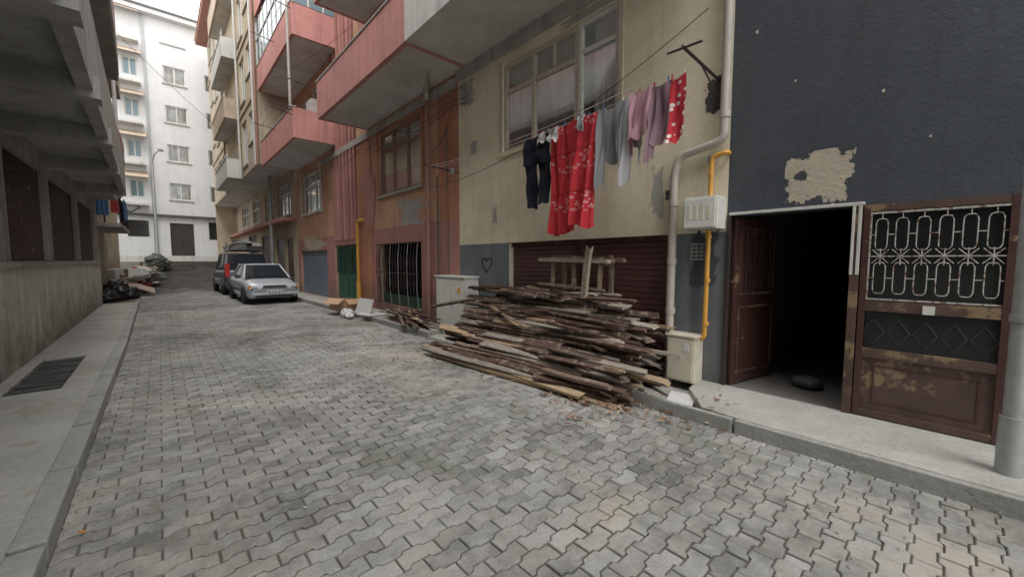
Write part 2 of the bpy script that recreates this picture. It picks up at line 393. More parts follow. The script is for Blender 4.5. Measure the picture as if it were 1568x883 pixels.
# ---------------------------------------------------------------- slate building (right, nearest)
root=empty('slate_apartment_building')
mb=MB()
wall(mb,TR,-7,1.69,.10,10.5,'slate',holes=[(-.36,1.66,.10,2.04)],depth=.18)
mb.poly([(4.75,-7,.1),(12,-7,.1),(12,-7,10.5),(4.75,-7,10.5)],'slate')
mb.box(5.2,12,-6.9,1.68,2.9,10.5,'core')
mb.obj('walls',root)
mb=MB() # hall
x0,x1,y0,y1,z0,z1=4.935,9.5,-.6,1.9,.12,2.7
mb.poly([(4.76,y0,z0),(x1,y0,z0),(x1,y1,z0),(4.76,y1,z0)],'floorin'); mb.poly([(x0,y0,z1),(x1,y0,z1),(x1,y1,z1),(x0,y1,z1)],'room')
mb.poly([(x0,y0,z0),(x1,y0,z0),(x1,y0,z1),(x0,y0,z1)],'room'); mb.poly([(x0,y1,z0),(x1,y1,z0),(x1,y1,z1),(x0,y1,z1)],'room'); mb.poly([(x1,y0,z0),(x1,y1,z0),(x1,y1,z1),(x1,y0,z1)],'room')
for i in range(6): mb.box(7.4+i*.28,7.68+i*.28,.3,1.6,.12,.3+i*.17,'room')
mb.obj('entrance_hall',root)
mb=MB()
mb.M=Matrix.Translation((5.35,1.0,.13))
mb.sheet(lambda a,b:(.13*math.sin(b*math.pi)*math.cos(a*6.283)*(1+.15*math.sin(a*25)),.15*math.sin(b*math.pi)*math.sin(a*6.283),.06+.07*math.cos(b*math.pi)),20,8,'dgrey'); mb.M=None
mb.obj('stone',None)
# frames and gate
mb=MB()
mb.box(4.72,4.79,.535,1.66,2.045,2.075,'whitemetal'); mb.box(4.72,4.79,1.645,1.675,.12,2.043,'iron')
mb.box(4.70,4.79,.545,.61,.12,2.04,'brownrust'); mb.box(4.692,4.699,.59,.612,1.42,2.04,'whitemetal'); mb.box(4.692,4.699,.545,.57,1.42,2.04,'whitemetal')
mb.obj('door_frame',root,bevel=.003)
mb=MB()
gy0,gy1=-.335,.535
for a,b,c,d in ((gy0,gy1,1.98,2.04),(gy0,gy1,1.10,1.19),(gy0,gy1,.68,.76),(gy0,gy1,.14,.20)): mb.box(4.715,4.765,a+.002,b-.002,c,d,'brownrust')
for a,b in ((gy0,gy0+.05),(gy1-.045,gy1)): mb.box(4.712,4.768,a,b,.14,2.04,'brown')
mb.box(4.745,4.755,gy0+.05,gy1-.05,.76,1.98,'dglass')
mb.box(4.74,4.76,gy0+.05,gy1-.045,.2,.68,'brownrust')
for a,b,c,d in ((gy0+.12,gy1-.12,.60,.615),(gy0+.12,gy1-.12,.27,.285)): mb.box(4.733,4.741,a,b,c,d,'brown')
for a in (gy0+.12,gy1-.135): mb.box(4.733,4.741,a,a+.015,.287,.598,'brown')
mb.box(4.70,4.714,.06,.13,1.10,1.17,'whiteframe')
xx=4.722; gw='gatewhite'
mb.box(4.715,4.73,gy1-.058,gy1-.046,1.2,1.975,gw); mb.box(4.715,4.73,gy0+.05,gy1-.06,1.955,1.972,gw); mb.box(4.715,4.73,gy0+.05,gy1-.06,1.20,1.213,gw)
n=6; wdt=(gy1-.06-gy0-.05)/n
for i in range(n):
    cy=gy0+.05+wdt*(i+.5)
    for zc in (1.775,1.395):
        hh=.135; rr=wdt*.30; P=[]
        for k in range(25):
            t=k/24*2*math.pi; yy=math.cos(t); zz_=math.sin(t)
            P.append((xx,cy+rr*max(-1,min(1,yy*1.35)),zc+hh*max(-1,min(1,zz_*1.12))))
        mb.tube(P,.0045,gw,6,False)
        mb.tube([(xx,cy,zc+hh),(xx,cy,zc+hh+.05)],.004,gw,6)
        for sgn in (-1,1):
            mb.tube([(xx,cy+sgn*rr,zc),(xx,cy+sgn*wdt*.5,zc)],.004,gw,6)
    for sgn in (-1,1):
        mb.tube([(xx,cy-sgn*wdt*.42,1.585-.06),(xx,cy,1.585),(xx,cy+sgn*wdt*.42,1.585+.06)],.004,gw,6)
    mb.tube([(xx,cy,1.51),(xx,cy,1.65)],.0045,gw,6)
mb.box(4.716,4.728,gy0+.05,gy1-.06,1.58,1.59,gw)
for i in range(5):
    cy=gy0+.12+i*.16; mb.tube([(4.738,cy-.07,.92),(4.738,cy,1.03),(4.738,cy+.07,.92),(4.738,cy,.81),(4.738,cy-.07,.92)],.003,'dgrey',5)
mb.obj('gate',root,bevel=.002)
mb=MB()
mb.M=Matrix.Translation((4.80,1.625,0))@Matrix.Rotation(math.radians(-12),4,'Z')
mb.box(0,.90,-.02,.02,.14,2.02,'brown')
for a,b,c,d in ((.08,.82,1.15,1.9),(.08,.82,.25,1.0)):
    mb.box(a,b,-.032,-.021,c,c+.03,'brownrust'); mb.box(a,b,-.032,-.021,d,d+.03,'brownrust'); mb.box(a,a+.03,-.032,-.021,c+.032,d-.002,'brownrust'); mb.box(b-.03,b,-.032,-.021,c+.032,d-.002,'brownrust')
for i in range(4): mb.tube([(.2+i*.17,-.03,1.2),(.2+i*.17,-.03,1.88)],.008,'iron',6)
mb.M=None; mb.obj('door_leaf',root,bevel=.003)
# exposed plaster patch
def patch(mb,T,u0,u1,v0,v1,mat,thr=.0,hole=0,seed=0,n=56,d=-.003):
    for i in range(n):
        for j in range(n):
            a=(i+.5)/n;b=(j+.5)/n
            m=min(a,1-a,b,1-b)*2.2-.12+ .40*noise.fractal(Vector((a*3.6+seed,b*3.6,seed)),.6,2.1,6)
            if hole: m-= hole*max(0,1-math.hypot((a-.28)/.17,(b-.55)/.2))+hole*.6*max(0,1-math.hypot((a-.5)/.14,(b-.35)/.13))
            if m>thr:
                q=lambda i,j:T(u0+(u1-u0)*i/n,v0+(v1-v0)*j/n,d)
                mb.poly([q(i,j),q(i+1,j),q(i+1,j+1),q(i,j+1)],mat)
mb=MB(); patch(mb,TR,1.16,.62,2.10,2.60,'patchplaster',.0,.9,3.7,100)
for a,b,w_ in ((1.45,3.9,.03),(.45,3.0,.025),(.15,2.55,.02),(1.1,3.3,.02),(.75,2.05,.03)): patch(mb,TR,a+w_,a,b,b+w_*1.3,'patchplaster',.1,0,a*7,12)
mb.obj('peeled_plaster',root)

# ---------------------------------------------------------------- beige building
root=empty('beige_apartment_building')
mb=MB()
H=[(3.13,5.54,3.49,5.02),(2.35,5.37,.03,1.87)]
wall(mb,TR,1.69,6.95,.0,5.4,'beige',holes=H,depth=.2,bands=[(1.87,'slate2')])
mb.box(5.4,12,1.7,6.94,.0,9.8,'core')
mb.box(4.68,4.749,1.70,6.94,5.19,5.398,'concrete')
mb.obj('walls',root)
mb=MB()
mb.box(3.40,5.4,1.75,6.62,5.40,5.55,'soffit')
BH=[(2.4,4.1,6.3,7.9),(4.6,6.1,6.3,7.9)]
TB=lambda u,v,d:(3.398+d,u,v)
wall(mb,TB,1.75,6.62,5.40,9.8,'whitegrey',holes=BH)
for h in BH: win(mb,TB,*h,muls=[(h[0]+h[1])/2])
mb.poly([(3.398,6.621,5.55),(5.4,6.621,5.55),(5.4,6.621,9.8),(3.398,6.621,9.8)],'whitegrey')
mb.poly([(3.398,1.749,5.40),(5.4,1.749,5.40),(5.4,1.749,9.8),(3.398,1.749,9.8)],'whitegrey')
mb.box(3.35,12,1.7,6.66,9.81,9.95,'concrete')
mb.obj('upper_bay',root)
mb=MB()
win(mb,TR,3.84,5.54,3.49,5.02,muls=[4.79],trans=[4.55],fm='oldframe',fw=.075,cur='curtainb',d=.03)
win(mb,TR,3.13,3.835,3.49,5.02,trans=[4.60],fm='whiteframe',fw=.065,cur='curtain',d=.02,cov=.7)
tb(mb,TR,4.30,4.35,4.6,4.95,.02,.05,'oldframe')
tb(mb,TR,3.05,5.62,3.42,3.487,-.06,.03,'beige')
tb(mb,TR,5.542,5.61,3.49,5.08,-.02,.05,'oldframe'); tb(mb,TR,3.06,3.128,3.49,5.08,-.02,.05,'oldframe')
mb.obj('window',root,bevel=.003)
mb=MB()
shutter(mb,TR,3.80,5.36,.03,1.80,'shutter'); shutter(mb,TR,2.36,3.72,.03,1.80,'shutter')
tb(mb,TR,3.72,3.80,.03,1.865,.05,.13,'brown'); tb(mb,TR,2.355,5.365,1.80,1.867,.07,.19,'brown')
tb(mb,TR,2.35,5.37,.03,1.868,.197,.2,'black')
mb.obj('roller_shutter',root)
mb=MB()
patch(mb,TR,2.62,2.42,2.05,2.75,'concrete',.12,0,1.3,40); patch(mb,TR,6.55,6.30,3.6,3.95,'concrete',.1,0,8,30); patch(mb,TR,4.2,3.0,5.04,5.18,'concrete',.05,0,9,40)
patch(mb,TR,5.85,5.7,2.2,2.6,'concrete',.15,0,12,30); patch(mb,TR,2.1,1.75,1.2,1.9,'slate',.1,0,14,30); patch(mb,TR,2.42,2.30,2.3,2.42,'dgrey',-.2,0,15,10); patch(mb,TR,1.98,1.72,3.2,3.6,'dgrey',.05,0,17,30)
patch(mb,TR,6.94,6.4,4.6,5.18,'concrete',.12,0,21,50)
hp=[]
for k in range(30):
    t=k/29*6.283; hp.append((4.742,6.02-.010*16*math.sin(t)**3,1.48+.010*(13*math.cos(t)-5*math.cos(2*t)-2*math.cos(3*t)-math.cos(4*t))))
mb.tube(hp,.006,'black',5,False)
mb.obj('peeled_plaster',root)

# drain pipe, gas pipe, boxes
mb=MB(); px=4.665
mb.tube(route([(px,1.715,10.5),(px,1.725,2.86),(px,2.21,2.78),(px,2.27,2.60),(px,2.28,.05)],.09),.048,'pvc',12)
for z in (.9,1.5,2.2): mb.tube([(px,2.272,z),(px,2.272,z+.07)],.057,'pvc',12)
for z in (3.1,4.4): mb.tube([(px,1.722,z),(px,1.722,z+.07)],.057,'pvc',12)
mb.obj('drain_pipe')
mb=MB()
mb.tube(route([(4.74,1.69,2.73),(4.67,1.69,2.73),(4.67,1.83,2.71),(4.67,1.845,2.62),(4.67,1.86,.66),(4.67,1.96,.60)],.04),.026,'yellow',10)
for z in (.8,1.3,1.8,2.5): mb.tube([(4.67,1.85,z),(4.67,1.85,z+.04)],.034,'yellow',10)
mb.tube([(4.7,1.86,2.66),(4.7,1.86,2.72)],.04,'grey',8)
mb.obj('gas_pipe')
mb=MB(); mb.box(4.48,4.745,1.70,2.06,1.90,2.24,'box'); mb.box(4.465,4.48,1.715,2.045,1.915,2.225,'box')
for i in range(4): mb.box(4.461,4.466,1.76+i*.07,1.80+i*.07,2.0,2.16,'boxb')
mb.box(4.50,4.74,1.72,2.04,2.24,2.255,'box'); mb.obj('electric_meter_box',bevel=.006)
mb=MB(); mb.box(4.50,4.745,1.90,2.22,.13,.66,'boxb'); mb.box(4.488,4.50,1.915,2.205,.15,.64,'boxb'); mb.box(4.48,4.745,1.88,2.24,.66,.68,'boxb'); mb.tube([(4.475,2.06,.42),(4.49,2.06,.42)],.012,'grey',8)
mb.box(4.484,4.489,1.95,2.02,.5,.58,'paper'); mb.obj('gas_meter_box',bevel=.008)
mb=MB(); mb.box(4.715,4.748,1.86,2.07,1.55,1.75,'grey')
for i in range(3):
    for j in range(4): mb.box(4.708,4.716,1.885+i*.06,1.93+i*.06,1.57+j*.044,1.597+j*.044,'dgrey')
mb.obj('intercom_panel',bevel=.003)
# clothesline brackets + lines
mb=MB()
mb.tube([(4.75,1.80,3.52),(3.95,1.88,3.66)],.016,'iron',8); mb.tube([(4.75,1.80,3.30),(4.3,1.84,3.59)],.010,'iron',6); mb.tube([(3.98,1.7,3.65),(3.98,2.05,3.66)],.012,'iron',6); mb.box(4.73,4.749,1.74,1.86,3.25,3.6,'iron')
mb.tube([(4.75,6.98,3.38),(3.95,6.98,3.42)],.014,'iron',8); mb.box(4.55,4.62,6.93,7.03,3.33,3.44,'grey')
def sag(p,q,s,n=16): return [Vector(p).lerp(Vector(q),i/n)-Vector((0,0,s*4*(i/n)*(1-i/n))) for i in range(n+1)]
for x,s in ((4.2,.10),(4.05,.13)): mb.tube(sag((x,1.85,3.52 if x>4.1 else 3.56),(x,6.98,3.40),s),.004,'whiteframe',5)
mb.obj('clothesline_bracket')
def lz(y):
    t=(y-1.85)/(6.98-1.85); return 3.52+(3.40-3.52)*t-.10*4*t*(1-t)
def garment(mb,y0,y1,zb0,zb1,mat,fold=.03,nf=2,x=4.2,taper=0,rag=.02,top=None,slant=0,flare=0):
    ph=R(0,6); p2=R(0,6)
    def fn(a,b):
        y=y0+(y1-y0)*a; mid=(y0+y1)/2; y=mid+(y-mid)*(1-taper*b+flare*math.sin(b*3.14))
        zt=lz(y) if top is None else top
        if top is None: zt-=.02*abs(math.sin(a*nf*3.1416))
        zb=zb0+(zb1-zb0)*a+rag*math.sin(a*7+ph)+rag*.6*math.sin(a*17+p2)
        z=zt+(zb-zt)*b
        am=fold*(.25+.9*b**.7)
        s=math.sin(a*nf*6.283+ph+1.1*math.sin(b*2.2+ph))
        xx=x+am*(s*abs(s)**.3*-1)+.35*am*math.sin(a*nf*14+p2+b*3)+.06*b*math.sin(p2+b*2)+.012*math.sin(b*9+a*4+ph)
        y+=.010*math.sin(b*5+ph)*b+slant*b
        return (xx,y,z)
    mb.sheet(fn,int(14+nf*16),26,mat)
laundry=empty('hanging_laundry')
def G(name,*parts):
    mb=MB()
    for p in parts: garment(mb,**p)
    mb.obj(name,laundry)
G('black_trousers',dict(y0=4.38,y1=3.88,zb0=2.95,zb1=2.95,mat='c_black',nf=1.5,rag=0),dict(y0=4.39,y1=4.14,zb0=2.34,zb1=2.32,mat='c_black',nf=1,top=2.97,rag=.008),dict(y0=4.13,y1=3.89,zb0=2.36,zb1=2.40,mat='c_black',nf=1,top=2.97,x=4.215,rag=.008))
G('red_curtain',dict(y0=3.86,y1=3.42,zb0=1.90,zb1=1.95,mat='c_red',nf=2.3,fold=.045),dict(y0=3.45,y1=3.03,zb0=2.0,zb1=1.98,mat='c_red',nf=1.8,fold=.055,x=4.16,slant=.03))
G('grey_sweatshirt',dict(y0=3.0,y1=2.66,zb0=2.74,zb1=2.76,mat='c_grey',nf=1.2,fold=.03),dict(y0=3.04,y1=2.90,zb0=2.44,zb1=2.48,mat='c_grey',nf=.6,x=4.16,taper=.35),dict(y0=2.74,y1=2.64,zb0=2.66,zb1=2.64,mat='c_grey',nf=.6,x=4.17,taper=.3))
G('light_shirt',dict(y0=2.66,y1=2.44,zb0=2.92,zb1=2.85,mat='c_grey2',nf=1),dict(y0=2.66,y1=2.54,zb0=2.44,zb1=2.46,mat='c_grey2',nf=.6,x=4.17,taper=.2),dict(y0=2.50,y1=2.42,zb0=2.68,zb1=2.66,mat='c_grey2',nf=.5,x=4.18,taper=.3))
G('mauve_top',dict(y0=2.52,y1=2.28,zb0=2.90,zb1=3.0,mat='c_mauve',nf=1,x=4.13,fold=.03,slant=.04),dict(y0=2.56,y1=2.46,zb0=2.78,zb1=2.8,mat='c_mauve',nf=.5,x=4.12,taper=.3))
G('dark_mauve_shirt',dict(y0=2.30,y1=2.11,zb0=2.82,zb1=2.86,mat='c_dmauve',nf=1),dict(y0=2.35,y1=2.26,zb0=2.64,zb1=2.68,mat='c_dmauve',nf=.5,x=4.17,taper=.2))
G('dotted_cloth',dict(y0=2.12,y1=1.94,zb0=2.78,zb1=2.86,mat='c_dots',nf=1,fold=.025))
G('white_rag',dict(y0=4.08,y1=3.92,zb0=3.20,zb1=3.24,mat='c_white',nf=1,x=4.12),dict(y0=3.85,y1=3.66,zb0=3.22,zb1=3.18,mat='c_white',nf=1,x=4.12),dict(y0=3.3,y1=3.2,zb0=3.24,zb1=3.22,mat='c_grey2',nf=1,x=4.12))
mb=MB()
for y in [4.36,4.1,3.9,3.84,3.6,3.45,3.2,3.05,2.98,2.7,2.62,2.48,2.3,2.14,2.1,1.97]: mb.obox((4.2,y,lz(y)+.01),(.012,.012,.07),(0,0,0),random.choice(['bluecloth','redlamp','whitemetal']))
mb.obj('clothes_pegs',laundry)

# ---------------------------------------------------------------- orange building
root=empty('orange_apartment_building')
mb=MB()
HT=13.0
HO=[(8.5,10.9,3.35,5.02),(8.6,11.1,.32,2.02),(12.7,14.85,.12,2.07),(12.6,14.75,2.25,HT-.2),(16.4,18.95,3.5,5.15),(15.8,19.55,.12,1.95)]
for k in range(1,3): HO+=[(7.4,9.2,5.6+2.95*k-2.0,5.6+2.95*k-.4),(9.7,11.4,5.6+2.95*k-2.9,5.6+2.95*k-.4),(16.0,17.2,5.6+2.95*k-2.9,5.6+2.95*k-.4),(17.6,19.2,5.6+2.95*k-2.0,5.6+2.95*k-.4)]
wall(mb,TR,6.95,7.75,.0,HT,'orange2',depth=.2,bands=[(2.45,'redband')])
wall(mb,TR,7.75,19.95,.0,HT,'orange',holes=HO,depth=.2,bands=[(2.45,'redband')])
mb.box(5.3,12,6.95,19.9,0,HT,'core')
mb.box(4.73,4.749,11.5,12.5,.1,5.3,'orange2')
patch(mb,TR,12.2,11.2,2.3,4.5,'redband',.1,0,31,40,-.022); patch(mb,TR,9.9,8.3,2.3,3.2,'concrete',.25,0,33,40); patch(mb,TR,19.5,15.6,1.9,2.6,'tan',.2,0,35,50)
mb.obj('walls',root)
mb=MB()
win(mb,TR,8.5,10.9,3.35,5.02,muls=[9.3,10.1],trans=[4.55],fm='redframe',fw=.07,sill='concrete',d=.05)
tb(mb,TR,8.38,8.497,3.3,5.12,-.03,.05,'orange2'); tb(mb,TR,10.903,11.02,3.3,5.12,-.03,.05,'orange2'); tb(mb,TR,8.38,11.02,5.025,5.12,-.035,.05,'orange2')
win(mb,TR,16.4,18.95,3.5,5.15,muls=[17.2,18.1],trans=[4.6],fm='whiteframe',fw=.08,sill='white')
tb(mb,TR,16.2,16.397,3.4,5.3,-.03,.05,'whitegrey'); tb(mb,TR,18.953,19.15,3.4,5.3,-.03,.05,'whitegrey')
for h in HO[6:]: win(mb,TR,*h,muls=[(h[0]+h[1])/2],fm='whiteframe',fw=.07,cov=.8)
mb.obj('windows',root)
mb=MB()
mb.box(5.0,5.02,8.6,11.1,.32,2.02,'black') 
for i in range(15):
    y=8.68+i*.168; mb.tube([(4.70,y,.34),(4.66,y,.8),(4.66,y,1.6),(4.70,y,2.0)],.011,'grey' if i%3==0 else 'iron',5)
    if i%2: mb.tube([(4.66,y-.08,.95),(4.66,y,1.15),(4.66,y+.08,.95),(4.66,y,.75),(4.66,y-.08,.95)],.008,'iron',5); mb.tube([(4.66,y-.08,1.5),(4.66,y,1.7),(4.66,y+.08,1.5),(4.66,y,1.3),(4.66,y-.08,1.5)],.008,'iron',5)
for z in (.36,1.2,1.98): mb.box(4.65,4.67,8.6,11.1,z,z+.03,'iron')
mb.box(4.88,4.9,8.6,11.1,.32,.6,'green'); mb.obj('window_grille',root)
mb=MB()
for i in range(7):
    y=12.66+i*.33; mb.box(4.70,4.92,y,y+.13,2.25,HT-.2,'pink' if i%2 else 'redband')
mb.box(4.9,4.95,12.6,14.75,2.25,HT-.2,'whitegrey'); mb.obj('stair_fins',root)
mb=MB()
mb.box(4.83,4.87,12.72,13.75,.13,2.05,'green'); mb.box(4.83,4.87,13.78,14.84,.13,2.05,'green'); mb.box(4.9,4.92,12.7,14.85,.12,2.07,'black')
for y in (12.85,13.35,13.9,14.4): mb.box(4.81,4.83,y,y+.35,1.1,1.95,'dglass'); mb.box(4.81,4.83,y,y+.35,.25,.95,'green')
for i in range(11): mb.tube([(4.79,12.8+i*.2,1.1),(4.79,12.8+i*.2,1.95)],.014,'green',5)
mb.obj('green_door',root)
mb=MB(); shutter(mb,TR,15.8,19.55,.12,1.95,'blueshut',pitch=.12); mb.obj('blue_shutter',root)
# balconies
def balcony(mb,y0,y1,z,h=.95,x=3.40,mat='pink',xw=4.749,glaz=False,rail=False):
    mb.box(x+.002,xw,y0+.002,y1-.002,z,z+.13,'soffit')
    mb.box(x,x+.10,y0,y1,z-.01,z+h,mat); mb.box(x+.102,xw,y0,y0+.10,z-.01,z+h,mat); mb.box(x+.102,xw,y1-.1,y1,z-.01,z+h,mat)
    mb.box(x-.02,x+.12,y0-.02,y1+.02,z+h+.002,z+h+.04,'concrete')
    if glaz:
        nn=int((y1-y0)/.7)
        for i in range(nn+1): mb.box(x+.02,x+.08,y0+i*(y1-y0)/nn-.03,y0+i*(y1-y0)/nn+.03,z+h+.04,z+2.75,'whiteframe')
        mb.box(x+.045,x+.05,y0,y1,z+h+.04,z+2.75,'skyblueglass'); mb.box(x+.015,x+.085,y0,y1,z+2.0,z+2.06,'whiteframe')
        mb.box(x+.1,xw,y0+.04,y0+.045,z+h+.04,z+2.75,'skyblueglass')
        for xx in (x+.5,x+.95): mb.box(xx,xx+.05,y0+.02,y0+.07,z+h+.04,z+2.75,'whiteframe')
    if rail:
        for yy in [y0+i*.12 for i in range(int((y1-y0)/.12))]: mb.tube([(x+.05,yy,z+h+.04),(x+.05,yy,z+h+.3)],.01,'whitemetal',4)
        mb.tube([(x+.05,y0,z+h+.3),(x+.05,y1,z+h+.3)],.02,'whitemetal',6)
mb=MB(); balcony(mb,6.63,11.75,5.40); balcony(mb,6.67,11.75,8.40,glaz=True)
mb.box(4.69,4.748,7.0,16,5.12,5.30,'concrete'); mb.obj('pink_balcony',root,bevel=.01)
mb=MB(); balcony(mb,14.35,19.6,5.52); balcony(mb,14.1,19.8,8.62,glaz=True,mat='pink'); balcony(mb,14.1,19.8,11.6,rail=True); mb.obj('red_balcony',root,bevel=.01)
mb=MB()
mb.box(4.2,4.70,15.2,15.8,6.1,7.2,'whitemetal'); mb.obj('balcony_cabinet',root)
for k,(z,y) in enumerate([(9.3,14.0),(6.3,14.2),(6.2,11.8)]):
    mb=MB(); mb.tube([(3.4,y,z),(2.7,y,z+.1)],.014,'iron',5); mb.tube([(3.4,y+2.5,z),(2.7,y+2.5,z+.1)],.014,'iron',5)
    for xx in (2.75,2.95,3.15): mb.tube([(xx,y,z+.08),(xx,y+2.5,z+.08)],.006,'grey',4)
    mb.obj('drying_rack',root)
mb=MB()
mb.tube(route([(4.62,8.02,5.35),(4.62,8.03,.2)],.1),.05,'brownpipe',10); mb.tube([(4.68,7.70,3.4),(4.68,7.70,.9)],.018,'dgrey',8)
mb.tube([(4.62,8.02,5.1),(4.62,8.02,5.4)],.062,'pvc',10); mb.tube(route([(4.2,7.3,5.36),(4.6,7.95,5.3),(4.62,8.02,5.1)],.1),.04,'pvc',8)
mb.tube([(3.32,19.9,5.6),(3.32,19.9,17)],.06,'brownpipe',8); mb.tube([(3.3,14.15,6.4),(3.3,14.15,13)],.04,'pvc',8)
mb.tube([(4.69,7.3,.9),(4.69,7.3,4.4)],.012,'dgrey',6)
mb.obj('downpipe')
mb=MB()
mb.tube(route([(4.64,12.4,.15),(4.64,12.4,2.75),(4.64,12.15,2.78),(4.74,12.1,2.78)],.06),.05,'yellow',10); mb.tube([(4.64,12.4,.3),(4.64,12.4,.9)],.075,'yellow',10)
mb.obj('gas_riser')
mb=MB()
mb.box(4.40,4.74,6.28,6.80,.12,1.20,'box'); mb.box(4.388,4.40,6.30,6.78,.16,1.17,'box'); mb.box(4.40,4.74,6.803,7.34,.12,1.20,'box'); mb.box(4.388,4.40,6.82,7.32,.16,1.17,'box')
mb.box(4.37,4.745,6.25,7.37,1.20,1.235,'box'); mb.box(4.38,4.389,6.74,6.76,.6,.75,'dgrey'); mb.box(4.38,4.389,6.42,6.52,.9,1.0,'yellow')
mb.obj('electrical_cabinet',bevel=.006)
mb=MB()
for i in range(4):
    z=5.05-.07*i; P=[]
    for k in range(7): P+=sag((4.70,1.9+k*2.6,z+R(-.08,.08)),(4.70,1.9+(k+1)*2.6,z+R(-.08,.08)),.04+.05*i,6)
    if i!=1: mb.tube(P[12:],.007,'plastic',4)
for a,b,s in (((4.6,1.9,4.3),(4.65,8.0,3.2),.35),((4.68,7.0,4.9),(4.68,7.9,4.0),.25),((4.4,23,6.3),(-.6,12,6.5),.3),((3.3,19,8.9),(3.4,9,6.7),.3)): mb.tube(sag(a,b,s),.006,'plastic',4)
mb.obj('overhead_cables')

# ---------------------------------------------------------------- brown building
root=empty('brown_apartment_building')
mb=MB(); TX=lambda u,v,d:(3.40+d,u,v)
HB=[(20.8,22.3,.12,2.6),(22.6,24.6,.12,2.7),(25.4,28.5,.4,3.0),(30,33,.8,3.2),(21.0,23.6,3.75,5.3),(24.6,27.0,3.75,5.3),(28.5,31,3.9,5.4),(32.5,35.5,3.9,5.4)]
wall(mb,TR,19.95,38,.0,5.8,'brownb',holes=HB,depth=.2,bands=[(3.2,'tan')])
for h in HB[4:]: win(mb,TR,*h,muls=[h[0]+.8,h[0]+1.6],trans=[4.8],fm='whiteframe',fw=.09,sill='white')
for h in HB[:4]: shutter(mb,TR,*h,'brown' if h[0]<24 else 'iron',pitch=.14)
mb.box(4.2,4.749,20,38,3.35,3.5,'redband')
HU=[]
for k in range(4):
    z=6.9+2.95*k
    HU+=[(20.6,22.2,z,z+1.4),(22.8,24.2,z-.7,z+1.4),(30.5,32.2,z,z+1.4),(33,34.6,z-.4,z+1.4),(35.4,37,z,z+1.4)]
wall(mb,TX,20,38,5.8,17.6,'tan',holes=HU,depth=.15)
for h in HU: win(mb,TX,*h,muls=[(h[0]+h[1])/2],fm='whiteframe',fw=.09,sill='concrete',cov=.7)
mb.poly([(3.4,20,5.8),(12,20,5.8),(12,20,17.6),(3.4,20,17.6)],'tan'); mb.poly([(3.4,38,0),(12,38,0),(12,38,17.6),(3.4,38,17.6)],'tan')
mb.box(3.402,4.75,20.01,37.99,5.7,5.799,'soffit'); mb.box(5.3,12,20.01,37.9,0,17.6,'core')
mb.box(2.75,12,19.6,38.5,17.6,17.85,'redband'); mb.box(2.7,12,19.5,38.6,17.85,17.95,'brownb')
for k in range(4):
    z=5.75+2.95*k; balcony(mb,24.6,29.8,z,x=2.75,mat='brownb' if k%2 else 'whitegrey',xw=3.399,rail=True)
    mb.box(3.34,3.399,20,24.5,z-.05,z+.15,'brownb'); mb.box(3.34,3.399,30,38,z-.05,z+.15,'brownb')
mb.tube([(3.3,24.4,5.7),(3.3,24.4,17.6)],.05,'whitemetal',6); mb.tube([(3.3,30.1,5.7),(3.3,30.1,17.6)],.05,'brownpipe',6); mb.tube([(3.3,20.3,5.7),(3.3,20.3,17.6)],.05,'whitemetal',6)
mb.obj('facade',root)

# ---------------------------------------------------------------- white building at the end
root=empty('white_apartment_building')
mb=MB(); TW=lambda u,v,d:(u,40+d,v)
HW=[]
for k in range(6):
    z=6.18+2.88*k
    if z+1.3<19: HW+=[(.85,2.15,z,z+1.25),(3.3,4.6,z,z+1.25),(-1.35,-.55,z,z+1.25)]
HW+=[(.72,2.14,1.3,4.40),(3.1,4.6,3.2,4.6),(-1.6,-.5,3.3,4.5)]
wall(mb,TW,-8,9,.5,19.3,'white',holes=HW,depth=.2)
for h in HW[:-3]: win(mb,TW,*h,muls=[(h[0]+h[1])/2],fm='whiteframe',fw=.08,gm='skyblueglass' if h[0]<0 else 'glass')
mb.box(.74,1.42,40.1,40.16,1.35,4.3,'iron'); mb.box(1.44,2.12,40.1,40.16,1.35,4.3,'iron')
for h in HW[-2:]:
    mb.box(h[0],h[1],40.18,40.2,h[2],h[3],'dglass')
    for i in range(9): u=h[0]+(h[1]-h[0])*i/8; mb.tube([(u,39.97,h[2]),(u,39.97,h[3])],.02,'iron',4)
mb.box(-.22,-.08,39.88,39.998,1.3,19.3,'grey'); mb.box(-8,9,39.75,39.998,4.85,5.0,'dgrey'); mb.box(-8,9,39.93,39.998,1.3,1.9,'whitegrey')
mb.box(-8,9,39.4,44,19.302,19.6,'white'); mb.box(-8,9,39.3,44,19.6,19.75,'dgrey'); mb.box(-8,9,40.3,46,0,19.3,'core')
for k in range(5):
    z=7.55+2.88*k; mb.mesh([(-2.2,39.998,z+.5),(-.3,39.998,z+.5),(-.3,39.2,z),(-2.2,39.2,z)],[(0,1,2,3)],'brownb')
    mb.box(-2.2,-.4,39.3,39.998,z-2.0,z-1.85,'whitegrey')
for k in range(5): mb.box(.75,2.25,39.93,39.998,6.08+2.88*k,6.16+2.88*k,'concrete')
lz_=[(-1.9,5.4),(-1.4,5.75),(-.9,5.4),(-1.4,5.05)]
mb.tube([(a,39.97,b) for a,b in lz_+lz_[:1]],.05,'dgrey',4)
mb.obj('facade',root)

